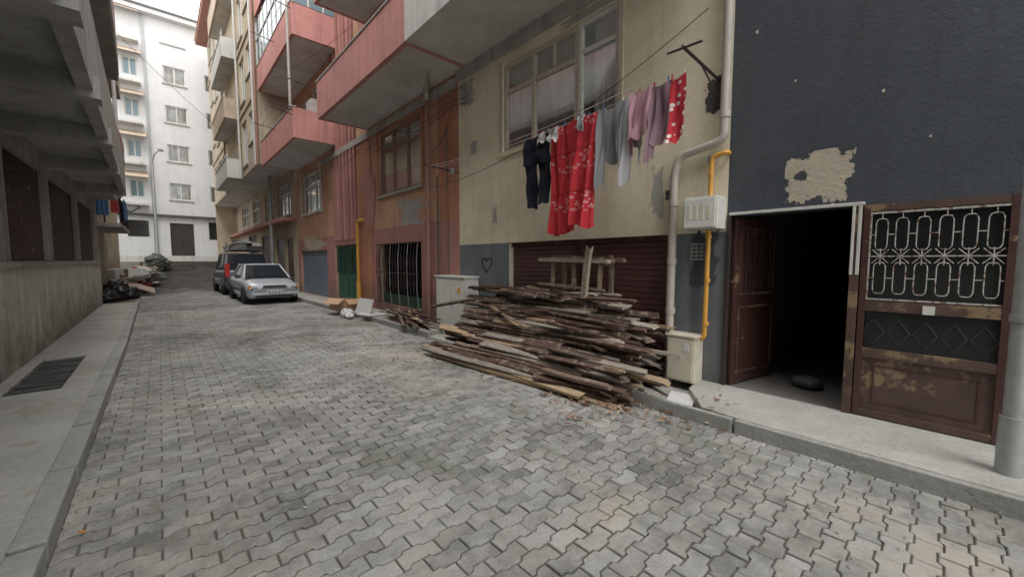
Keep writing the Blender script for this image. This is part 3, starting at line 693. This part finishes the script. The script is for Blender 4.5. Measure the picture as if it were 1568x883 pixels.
# ---------------------------------------------------------------- left concrete building
root=empty('concrete_apartment_building')
mb=MB()
HL=[(-1.5,1.0,1.55,3.1),(1.3,4.4,1.55,3.1),(4.7,8.0,1.55,3.1),(8.25,10.75,1.55,3.1),(11.1,14.1,1.55,3.1),(14.5,17.7,1.55,3.1)]
ZT=10.6
wall(mb,TL,-7,18.5,.0,ZT,'oldconc',holes=HL,depth=.2,bands=[(1.49,'cream')],rev='oldconc')
mb.box(-1.449,-1.40,-7,18.45,1.46,1.53,'concrete')
for h in HL:
    mb.box(-1.72,-1.70,h[0],h[1],h[2],h[3],'dglass')
    for z in (1.57,3.04,2.3): mb.box(-1.58,-1.53,h[0]+.002,h[1]-.002,z,z+.05,'brown')
    y=h[0]+.03
    while y<h[1]: mb.box(-1.53,-1.515,y,y+.014,1.57,3.09,'brown'); y+=.11
    for y in (h[0],(h[0]+h[1])/2,h[1]-.06): mb.box(-1.59,-1.535,y+.003,y+.06,1.56,3.09,'brown')
mb.box(-9,-1.8,-6.9,18.4,0,ZT,'core'); mb.poly([(-1.45,18.5,0),(-9,18.5,0),(-9,18.5,ZT),(-1.45,18.5,ZT)],'oldconc')
mb.obj('walls',root)
def xe(y): return -.30-.026*max(0,y-4)
mb=MB()
def slabp(mb,y0,y1,z0,z1,mat,dx=0,xb=-1.449):
    p=[(xb,y0),(xe(y0)+dx,y0),(xe(y1)+dx,y1),(xb,y1)]
    mb.mesh([(x,y,z0) for x,y in p]+[(x,y,z1) for x,y in p],MB.BF,mat)
slabp(mb,-1,15.2,3.45,3.60,'concrete',-.01)
for y in (1.5,4.0,6.0,8.2,10.9,14.2): slabp(mb,y,y+.28,3.22,3.448,'concrete',-.02)
mb.mesh([(xe(-1),-1,3.30),(xe(15.2),15.2,3.30),(xe(15.2),15.2,4.35),(xe(-1),-1,4.35),(xe(-1)-.12,-1,3.30),(xe(15.2)-.12,15.2,3.30),(xe(15.2)-.12,15.2,4.35),(xe(-1)-.12,-1,4.35)],MB.BF,'concrete')
for k in range(1,3):
    z=3.45+2.9*k
    for a,b in ((-1,5.9),(6.1,15.2)):
        slabp(mb,a,b,z,z+.15,'oldconc',-.01 if k>1 else .0) 
        slabp(mb,a,b,z+.152,z+1.0,'mauveb' if k==2 else 'concrete',.02)
TM=lambda u,v,d:(-.95-d,u,v)
wall(mb,TM,-1,18.4,3.6,ZT,'mauveb',holes=[(8,9.5,4.6,6),(11,12.5,4.6,6),(15.7,17.4,4.4,6),(15.7,17.4,7.3,8.9)])
for h in [(15.7,17.4,4.4,6),(15.7,17.4,7.3,8.9)]: win(mb,TM,*h,muls=[16.5])
mb.poly([(-.95,18.4,3.6),(-1.45,18.4,3.6),(-1.45,18.4,ZT),(-.95,18.4,ZT)],'mauveb')
mb.box(-1.449,-.95,15.2,18.39,3.5,3.6,'oldconc'); mb.box(-9,-.9,-7,18.5,ZT+.002,ZT+.1,'concrete')
mb.tube([(-.85,15.6,3.6),(-.85,15.6,ZT)],.05,'brownpipe',8); mb.tube([(-.82,17.9,3.6),(-.82,17.9,ZT)],.05,'whitemetal',8)
mb.obj('balconies',root)
# second left building
root=empty('tan_apartment_building')
mb=MB(); T2=lambda u,v,d:(-1.75-d,u,v)
wall(mb,T2,18.5,33,.0,15,'tan',holes=[(19.5,20.6,.2,2.3),(22,24,3.2,4.6),(26,28,1.7,3),(26,28,4.0,5.2)],depth=.2)
for h in [(22,24,3.2,4.6),(26,28,1.7,3),(26,28,4.0,5.2)]: win(mb,T2,*h,muls=[(h[0]+h[1])/2])
mb.box(-1.95,-1.94,19.5,20.6,.2,2.3,'brown')
mb.poly([(-1.75,33,0),(-9,33,0),(-9,33,15),(-1.75,33,15)],'white'); mb.poly([(-1.75,18.502,ZT),(-9,18.502,ZT),(-9,18.502,15),(-1.75,18.502,15)],'tan'); mb.box(-9,-2.1,18.6,32.9,0,15,'core')
for k in range(4):
    z=2.75+2.95*k; x1=-.95
    mb.box(-1.749,x1,20,25,z,z+.14,'oldconc') 
    if k: mb.box(x1-.08,x1,20,25,z+.142,z+.95,'redband' if k%2 else 'brownb'); mb.box(-1.748,x1-.082,20,20.08,z+.142,z+.95,'brownb')
    for y in [20+i*.15 for i in range(34)]:
        if not k: mb.tube([(x1-.04,y,z+.14),(x1-.04,y,z+1.0)],.012,'iron',4)
    mb.box(x1-.07,x1-.01,20,25,z+1.0,z+1.04,'iron')
    mb.box(-1.4,-1.35,20.02,20.07,z+.14,z+.98,'iron')
mb.sheet(lambda a,b:(-.88+.03*math.sin(a*20),20.1+a*1.4,3.75-.7*b),30,4,'bluecloth'); mb.sheet(lambda a,b:(-1.7+.45*a,19.97+.02*math.sin(a*25),3.74-.6*b),30,4,'bluecloth'); mb.sheet(lambda a,b:(-1.2+.2*a,19.96+.02*math.sin(a*25),3.74-.5*b),30,4,'redcloth')
for i in range(500):
    s=R(.03,.06); mb.obox((R(-1.7,-.95),20.1+R(0,.8),3.85+abs(random.gauss(0,.15))),(s,s*1.4,.004),(R(0,3),R(0,3),R(0,3)),'leaf')
mb.obj('facade',root)

# ---------------------------------------------------------------- poles and lamp
mb=MB(); mb.tube([(4.15,-.335,.12),(4.15,-.335,7)],.048,'grey',16); mb.tube([(4.15,-.335,.12),(4.15,-.335,.52)],.062,'grey',16); mb.tube([(4.15,-.335,1.15),(4.15,-.335,1.2)],.056,'grey',16); mb.obj('steel_pole')
mb=MB(); mb.tube([(4.25,22.8,.1),(4.25,22.8,8.0)],[.10,.07],'grey',10); mb.box(4.1,4.4,22.7,22.75,6.0,6.08,'dgrey'); mb.obj('utility_pole')
mb=MB(); mb.tube([(-.05,38.6,1.4),(-.05,38.6,8.6)],[.09,.05],'grey',8); mb.tube([(-.05,38.6,8.6),(.1,38.2,9.1),(.35,37.6,9.25)],.04,'grey',6); mb.obox((.42,37.4,9.25),(.2,.55,.1),(0,0,-.3),'grey'); mb.obj('street_lamp')

# ---------------------------------------------------------------- cars
def wheel(mb,x,y,r=.30,w=.18,sd=1):
    yo=y; n=24
    prof=[(-w/2,r*.62),(-w/2,r*.93),(-w/2+.03,r),(w/2-.03,r),(w/2,r*.93),(w/2,r*.64)]
    def pt(i,k): d,rr=prof[k]; t=i/n*6.28318; return (x+rr*math.cos(t),yo+d,r+rr*math.sin(t))
    pts=[pt(i,k) for k in range(len(prof)) for i in range(n)]; F=[]
    for k in range(len(prof)-1):
        for i in range(n): F.append((k*n+i,k*n+(i+1)%n,(k+1)*n+(i+1)%n,(k+1)*n+i))
    mb.mesh(pts,F,'tyre',sm=True)
    for dd in (-w/2+.02,w/2-.02): mb.poly([(x+r*.63*math.cos(i/n*6.283),yo+dd,r+r*.63*math.sin(i/n*6.283)) for i in range(n)],'hub')
    for i in range(8):
        t=i/8*6.283; mb.obox((x+r*.4*math.cos(t),yo+sd*(w/2-.015),r+r*.4*math.sin(t)),(.07,.01,.03),(0,-t,0),'dgrey')
def car(name,Mx,L,secs,gh,wx,wr,paint,suv=False):
    root=empty(name)
    mb=MB(); mb.M=Mx
    def sec(x,zb,zt,w):
        h=[(0,zb),(w-.08,zb),(w-.01,zb+.10),(w+.005,zb+.28),(w,zt-.16),(w-.03,zt-.05),(w-.12,zt),(w*.5,zt+.025),(0,zt+.03)]
        return [(x,y,z) for y,z in h]+[(x,-y,z) for y,z in reversed(h[1:-1])]
    S=[sec(*s) for s in secs]; n=len(S[0]); pts=[p for s in S for p in s]; F=[]
    for k in range(len(S)-1):
        for i in range(n): F.append((k*n+i,k*n+(i+1)%n,(k+1)*n+(i+1)%n,(k+1)*n+i))
    mb.mesh(pts,F,paint,sm=True); mb.poly(S[0],paint); mb.poly(S[-1],paint)
    mb.obj('body',root)
    xb0,xt0,xt1,xb1,zb,zt,wb,wt=gh
    mb=MB(); mb.M=Mx
    B=[(xb0,wb,zb),(xb0,-wb,zb),(xb1,-wb,zb),(xb1,wb,zb)]; Tt=[(xt0,wt,zt),(xt0,-wt,zt),(xt1,-wt,zt),(xt1,wt,zt)]
    mb.mesh(B+Tt,[(0,1,5,4),(1,2,6,5),(2,3,7,6),(3,0,4,7)],'cglass')
    mb.obj('windows',root)
    mb=MB(); mb.M=Mx
    mb.sheet(lambda a,b:(xt0-.03+(xt1-xt0+.06)*a,(wt+.01)*(2*b-1),zt+.045*(1-(2*a-1)**4)*(1-(2*b-1)**4)+.002),12,8,paint)
    for s in (-1,1):
        mb.tube([(xb0,s*wb,zb),(xt0,s*wt,zt)],.032,paint,6); mb.tube([(xb1,s*wb,zb),(xt1,s*wt,zt)],.05,paint,6)
        mb.tube([(xt0,s*wt,zt),(xt1,s*wt,zt)],.03,paint,6)
        for f in ((.45,) if not suv else (.36,.68)):
            xm=xb0+(xb1-xb0)*f; mb.tube([(xm,s*(wb+.005),zb),(xm-.05,s*(wt+.005),zt)],.028,paint,6)
    mb.tube([(xt0,-wt,zt),(xt0,wt,zt)],.025,paint,6); mb.tube([(xt1,-wt,zt),(xt1,wt,zt)],.025,paint,6)
    w=secs[len(secs)//2][3]
    for s in (-1,1):
        mb.obox((xb0+.25,s*(w+.06),zb+.08),(.09,.17,.12),(0,0,0),'plastic')
        mb.box(wx[0]+.4,wx[1]-.4,s*(w+.004),s*(w+.022),.45,.51,'plastic')
        mb.box(xb0+.95,xb0+1.08,s*(w),s*(w+.02),zb-.16,zb-.13,'plastic')
        for xw in wx:
            mb.poly([(xw+(wr+.06)*math.cos(i/20*6.283),s*(w+.012),wr+.02+(wr+.06)*math.sin(i/20*6.283)) for i in range(20)],'plastic')
    mb.obj('trim',root)
    mb=MB(); mb.M=Mx
    for xw in wx:
        for s in (-1,1): wheel(mb,xw,s*(w-.06),wr,.18,s)
    mb.obj('wheels',root)
    return root
Mx=Matrix.Translation((3.02,16.05,0))@Matrix.Rotation(math.radians(91.5),4,'Z')
secs=[(0.0,.34,.60,.66),(0.05,.24,.66,.75),(.28,.20,.72,.80),(1.15,.20,.87,.825),(2.2,.20,.90,.83),(3.3,.20,.93,.82),(3.95,.24,.92,.78),(4.14,.34,.84,.70)]
r=car('silver_car',Mx,4.14,secs,(1.02,1.78,2.85,3.5,.88,1.38,.74,.57),(.78,3.28),.29,'carsilver')
mb=MB(); mb.M=Mx
for s in (-1,1):
    mb.obox((.035,s*.55,.615),(.06,.30,.13),(0,0,-s*.18),'lamp'); mb.obox((.10,s*.735,.615),(.10,.07,.12),(0,0,-s*.5),'orangel'); mb.obox((-.03,s*.55,.35),(.02,.16,.07),(0,0,0),'lamp')
mb.obox((.012,0,.62),(.05,.72,.09),(0,0,0),'plastic'); mb.obox((-.03,0,.42),(.14,1.46,.16),(0,0,0),'carsilver'); mb.obox((-.06,0,.475),(.1,1.40,.025),(0,0,0),'plastic'); mb.obox((-.02,0,.28),(.10,1.2,.09),(0,0,0),'plastic')
mb.obox((-.108,0,.43),(.012,.52,.115),(0,0,0),'whitemetal'); mb.obox((-.116,-.245,.43),(.006,.03,.11),(0,0,0),'bluecloth')
for i,yy in enumerate((-.17,-.11,-.03,.03,.09,.16,.21)): mb.obox((-.116,yy,.43),(.004,.03,.07),(0,0,0),'black')
mb.tube([(.95,-.5,.92),(1.05,.1,.97)],.008,'black',4); mb.tube([(.95,.1,.92),(1.1,.6,.96)],.008,'black',4)
mb.obj('front_details',r,bevel=.008)
Mx=Matrix.Translation((2.95,20.95,.0))@Matrix.Rotation(math.radians(91),4,'Z')
secs=[(0.0,.45,1.05,.80),(0.06,.38,1.12,.86),(.5,.34,1.14,.88),(2.2,.34,1.14,.88),(3.2,.34,1.10,.88),(4.3,.38,1.02,.85),(4.6,.48,.90,.78)]
r=car('dark_suv',Mx,4.6,secs,(.05,.28,2.6,3.3,1.13,1.84,.80,.70),(.85,3.7),.37,'cardark',suv=True)
mb=MB(); mb.M=Mx
for s in (-1,1):
    mb.obox((-.01,s*.78,1.12),(.05,.16,.60),(0,0,0),'redlamp'); mb.tube([(.4,s*.6,1.95),(2.3,s*.6,1.95)],.02,'plastic',6)
mb.obox((-.06,0,.50),(.14,1.66,.2),(0,0,0),'plastic'); mb.obox((-.02,0,.82),(.02,.5,.12),(0,0,0),'whitemetal')
for s in (-1,1): mb.box(.5,3.9,s*.882,s*.90,.42,.72,'carsilver')
for x in (.6,1.3,2.1): mb.tube([(x,-.62,1.98),(x,.62,1.98)],.018,'plastic',6)
mb.obj('rear_details',r,bevel=.01)
mb=MB(); mb.M=Mx
random.seed(11)
for c,sz,mt in (((.7,.30,2.12),(.75,.55,.24),'tarp'),((.75,-.28,2.10),(.70,.55,.20),'dgrey'),((1.5,.05,2.13),(.75,1.15,.27),'tarp'),((2.25,.3,2.10),(.6,.5,.2),'plastic'),((2.2,-.28,2.13),(.65,.5,.25),'tarp'),((1.0,.05,2.33),(.8,.7,.14),'plastic'),((1.8,-.1,2.34),(.6,.6,.12),'green')):
    mb.obox(c,sz,(R(-.12,.12),R(-.12,.12),R(-.3,.3)),mt,jit=.05)
for x in (.5,.95,1.35,1.8,2.3): mb.tube([(x,.68,1.98),(x+.03,.60,2.30),(x,.0,2.43),(x-.03,-.60,2.28),(x,-.68,1.98)],.012,'whiteframe',4)
mb.obj('roof_luggage',r,bevel=.05)

# ---------------------------------------------------------------- wood pile
def plank(mb,c,l,w,t,rot,col):
    m=Euler(rot).to_matrix(); n=5; pts=[]; bow=R(-.015,.015)
    e0=[R(-.05,.05) for _ in range(4)]; e1=[R(-.05,.05) for _ in range(4)]
    for i in range(n+1):
        a=i/n*2-1
        for q,(sx,sz) in enumerate(((-1,-1),(1,-1),(1,1),(-1,1))):
            yy=a*l/2+(e0[q] if i==0 else e1[q] if i==n else 0)
            pts.append(Vector(c)+m@Vector((sx*w/2+R(-.003,.003)+bow*(1-a*a),yy,sz*t/2+R(-.002,.002)+bow*.4*(1-a*a))))
    F=[(0,3,2,1),(4*n,4*n+1,4*n+2,4*n+3)]
    for i in range(n):
        for q in range(4): F.append((4*i+q,4*i+(q+1)%4,4*i+4+(q+1)%4,4*i+4+q))
    mb.mesh(pts,F,'wood',col)
def wcol():
    t=random.random()
    if t<.46: b=(.095,.058,.045)
    elif t<.72: b=(.18,.13,.10)
    elif t<.91: b=(.32,.28,.24)
    else: b=(.44,.32,.20)
    k=R(.6,1.25); return tuple(x*k for x in b)
mb=MB(); random.seed(21)
z=.05
while z<1.0:
    f=z/1.0; xf=3.46+.78*f**1.1; xb=4.62; x=xf
    ya=2.22+.50*f**1.6; yb=6.15-.95*f**1.4
    while x<xb:
        w=R(.06,.14); l=R(1.7,3.3)*(1-.28*f)
        lo=ya+(x-3.4)*.10+R(-.15,.25)
        if random.random()<.6: cy=lo+l/2
        else: cy=yb-R(0,.35)-l/2
        cy=max(lo+l/2,cy) if cy-l/2<lo-.3 else cy
        yaw=R(-.05,.05)+(.06 if cy<4 else -.02)+(R(-.2,.2) if random.random()<.10 else 0)
        plank(mb,(x+w/2,cy,z+R(-.02,.02)),l,w,R(.02,.04),(R(-.035,.025)+.015,R(-.18,.18)-.10,yaw),wcol()); x+=w*R(.9,1.3)
    z+=.050
for i in range(60): # sloping front skin
    f=random.random(); x=3.38+f*.92; l=R(1.3,3.3)
    plank(mb,(x,R(3.5,4.5)-(1-f)*.1,.04+f*.93+R(0,.04)),l,R(.06,.15),R(.02,.04),(R(-.01,.05),R(-.6,-.1),R(-.05,.14)),wcol())
for i in range(70): # ragged near end
    x=R(3.45,4.65); zz=R(.05,.85)*min(1,(x-3.1)/1.0)
    plank(mb,(x,R(2.6,3.1),zz),R(.6,1.3),R(.05,.11),R(.02,.04),(R(-.08,.20),R(-.5,.5),R(-.35,.28)),wcol())
for i in range(16): # long ones lying at the front
    plank(mb,(3.34+R(-.05,.3),R(3.8,4.7),.04+R(0,.08)),R(2.2,3.6),R(.06,.11),R(.02,.045),(R(-.02,.03),R(-.3,.2),R(.0,.08)+.02),wcol())
for i in range(22): plank(mb,(R(4.05,4.6),R(3.3,5.2),R(1.0,1.10)),R(.7,1.9),R(.06,.12),.03,(R(-.08,.08),R(-.3,.3),R(-.35,.35)),wcol())
for i in range(7): plank(mb,(R(3.6,4.3),R(2.8,5.6),R(.5,.85)),R(.5,1.2),R(.04,.08),.03,(R(-.2,.25),R(-.4,.4),R(-.9,.9)),wcol())
mb.obj('scrap_wood_pile')
mb=MB()
for i in range(30): plank(mb,(R(4.0,4.5),R(7.7,9.2),.14+R(0,.18)),R(.7,1.9),R(.04,.10),.025,(R(-.1,.15),R(-.4,.4),R(-.6,.3)),wcol())
mb.obj('small_wood_pile')
mb=MB(); c=(.20,.15,.115); c2=(.34,.28,.22)
def beam(a,b,w,t,col):
    a,b=Vector(a),Vector(b); d=b-a; l=d.length; q=d.to_track_quat('Y','Z').to_euler(); plank(mb,(a+b)/2,l,w,t,q,col)
beam((4.35,4.15,1.56),(4.35,2.95,1.53),.09,.05,c2); beam((4.62,4.1,1.60),(4.62,2.9,1.55),.08,.05,c)
for y in (3.95,3.55,3.10): beam((4.36,y,1.56),(4.38,y+.03,1.02),.06,.05,c); beam((4.62,y,1.58),(4.62,y,1.0),.06,.05,c)
beam((4.28,3.22,1.72),(4.20,3.25,.90),.12,.04,c2); beam((4.33,4.0,1.53),(4.64,4.0,1.57),.05,.05,c); beam((4.33,3.05,1.5),(4.64,3.05,1.55),.05,.05,c); beam((4.30,4.2,1.2),(4.36,3.0,1.15),.07,.03,c)
mb.obj('broken_wooden_bench')
mb=MB()
for i in range(620):
    x=random.gauss(3.75,.42); y=random.gauss(2.3,.4) if i<340 else R(2,8.5)
    if i>=340: x=3.45+random.gauss(0,.35)
    if x>4.7 or x<2.3: continue
    zz=.145 if (x>3.85 and y<1.7) else .025
    l=R(.015,.10); mb.obox((x,y,zz+.005),(l,R(.006,.022),.006),(R(-.2,.2),R(-.2,.2),R(0,3.14)),'wood',random.choice([(.15,.08,.05),(.36,.22,.13),(.32,.17,.1),(.45,.38,.29)]))
mb.obj('wood_chips')
mb=MB()
for i in range(900):
    x=R(-.5,3.9); y=R(-.5,9); s=R(.004,.012)
    if random.random()<.5: x=random.choice([-.47,3.72])+R(-.05,.06)
    mb.obox((x,y,.010+hh_(x,y)),(s,s*R(.6,1.4),s*.6),(R(0,3),R(0,3),R(0,3)),'kerb' if i%4 else 'oldconc')
mb.obj('gravel')
mb=MB()
for x,y,c_,s in ((-.93,4.35,'bluecloth',.06),(-.40,3.2,'orangel',.03),(2.9,3.4,'paper',.02),(.6,2.6,'paper',.02),(1.9,5.2,'dgrey',.04),(-.45,5.6,'redlamp',.03),(3.3,1.2,'paper',.02)): mb.obox((x,y,.13 if x<-.62 else .02),(s,s*.6,.006),(.2,.1,R(0,3)),c_)
mb.obj('litter')
mb=MB(); mb.M=Matrix.Translation((3.95,11.7,.13))@Matrix.Rotation(.3,4,'Z')
mb.box(-.25,.25,-.35,.35,0,.02,'cardboard'); mb.box(-.25,-.24,-.35,.35,.02,.3,'cardboard'); mb.box(.24,.25,-.35,.35,.02,.3,'cardboard'); mb.box(-.239,.239,-.35,-.34,.02,.3,'cardboard'); mb.box(-.239,.239,.34,.35,.02,.3,'cardboard')
mb.obox((-.36,0,.27),(.25,.7,.008),(0,-.6,0),'cardboard'); mb.obox((.0,-.42,.25),(.46,.2,.008),(.7,0,0),'cardboard'); mb.obj('cardboard_box')
mb=MB(); mb.obox((4.0,10.35,.33),(.03,.75,.42),(0,.35,.1),'paper'); mb.obox((4.1,10.0,.15),(.7,.5,.03),(.05,.05,.4),'paper'); mb.obj('discarded_board',bevel=.004)
def lump(mb,c,r,mat,seed):
    def fn(a,b):
        d=Vector((math.cos(a*6.2832)*math.sin(b*3.1416),math.sin(a*6.2832)*math.sin(b*3.1416),math.cos(b*3.1416)))
        k=1+.28*noise.noise(d*1.8+Vector((seed,0,0)))+.22*noise.noise(d*5+Vector((seed,3,0)))
        return (c[0]+d.x*r[0]*k,c[1]+d.y*r[1]*k,max(c[2]-r[2]*.9,c[2]+d.z*r[2]*k))
    mb.sheet(fn,26,14,mat,sm=False)
mb=MB(); lump(mb,(3.75,10.9,.12),(.16,.2,.12),'paper',2); lump(mb,(3.7,10.6,.08),(.1,.12,.07),'box',5); mb.obj('plastic_bag')
mb=MB()
for i,(x,y,zc,rr) in enumerate([(-1.3,21.6,.28,.38),(-.95,22.2,.22,.32),(-1.35,22.6,.42,.40),(-1.5,20.8,.2,.3)]): lump(mb,(x,y,zc),(rr,rr,rr*.75),'bag',i*3.1)
mb.obj('rubbish_bag')
mb=MB(); random.seed(5)
for i in range(45): plank(mb,(R(-1.6,-.5),R(23.5,30),.1+R(0,.8)+gz(26)),R(.5,1.6),R(.15,.5),.03,(R(-.5,.5),R(-.5,.5),R(-1.5,1.5)),random.choice([(.40,.30,.22),(.6,.55,.5),(.35,.24,.17),(.62,.60,.57),(.5,.38,.33)]))
for i in range(46): mb.obox((R(-1.5,-.3),R(24,31),.2+R(0,.75)+gz(27)),(R(.25,.6),R(.25,.6),R(.15,.5)),(R(-.4,.4),R(-.4,.4),R(0,3)),random.choice(['paper','cardboard','tan','cardboard','bluecloth','redcloth','whitegrey','box','brownb']))
for i in range(10): lump(mb,(R(-1.5,-.2),R(24,31),.3+R(0,.5)+gz(27)),(R(.25,.45),R(.25,.45),R(.15,.3)),random.choice(['bag','paper','tarp','tan']),i)
for i in range(12): lump(mb,(R(-.5,.4),R(33,35),gz(34)+R(.1,.7)),(R(.3,.55),R(.3,.5),R(.2,.4)),random.choice(['tarp','concrete','tan','tarp','dgrey']),60+i)
mb.obj('rubbish_heap')

# ---------------------------------------------------------------- camera, light
cam=bpy.data.cameras.new('camera'); co=bpy.data.objects.new('camera',cam); bpy.context.scene.collection.objects.link(co)
cam.sensor_width=36; cam.lens=600/1568*36; cam.clip_start=.05; cam.clip_end=600
yw,pt=math.radians(41.9),math.radians(4.1)
F=Vector((math.sin(yw)*math.cos(pt),math.cos(yw)*math.cos(pt),-math.sin(pt)))
co.location=(0,0,1.55); co.rotation_euler=F.to_track_quat('-Z','Y').to_euler()
bpy.context.scene.camera=co
w=bpy.data.worlds.new('World'); bpy.context.scene.world=w; w.use_nodes=True; nt=w.node_tree
sky=nt.nodes.new('ShaderNodeTexSky'); sky.sky_type='NISHITA'; sky.sun_disc=False
el,az=math.radians(62),math.radians(200)
sky.sun_elevation=el; sky.sun_rotation=az; sky.air_density=1.0; sky.dust_density=4.0; sky.ozone_density=1.0
hs=nt.nodes.new('ShaderNodeHueSaturation'); hs.inputs['Saturation'].default_value=.25
nt.links.new(sky.outputs[0],hs.inputs['Color'])
# overcast cloud deck over the clear sky
tc=nt.nodes.new('ShaderNodeTexCoord'); cn=noi(nt,scaled(nt,tc.outputs['Generated'],(1,1,2.5)),1.6,4,.6)
cl=mix(nt,mapr(nt,cn,.35,.7),(19.4,19.3,19.3),(23.2,22.9,22.4))
nt.links.new(mix(nt,.9,hs.outputs[0],cl),nt.nodes['Background'].inputs[0])
nt.nodes['Background'].inputs[1].default_value=.15
s=bpy.data.lights.new('sun','SUN'); s.energy=1.5; s.angle=math.radians(30); s.color=(1,.97,.93)
so=bpy.data.objects.new('sun',s); bpy.context.scene.collection.objects.link(so)
D=Vector((math.sin(az)*math.cos(el),math.cos(az)*math.cos(el),math.sin(el)))
so.rotation_euler=D.to_track_quat('Z','Y').to_euler()
sc=bpy.context.scene; sc.view_settings.view_transform='Standard'; sc.view_settings.look='None'; sc.view_settings.exposure=0
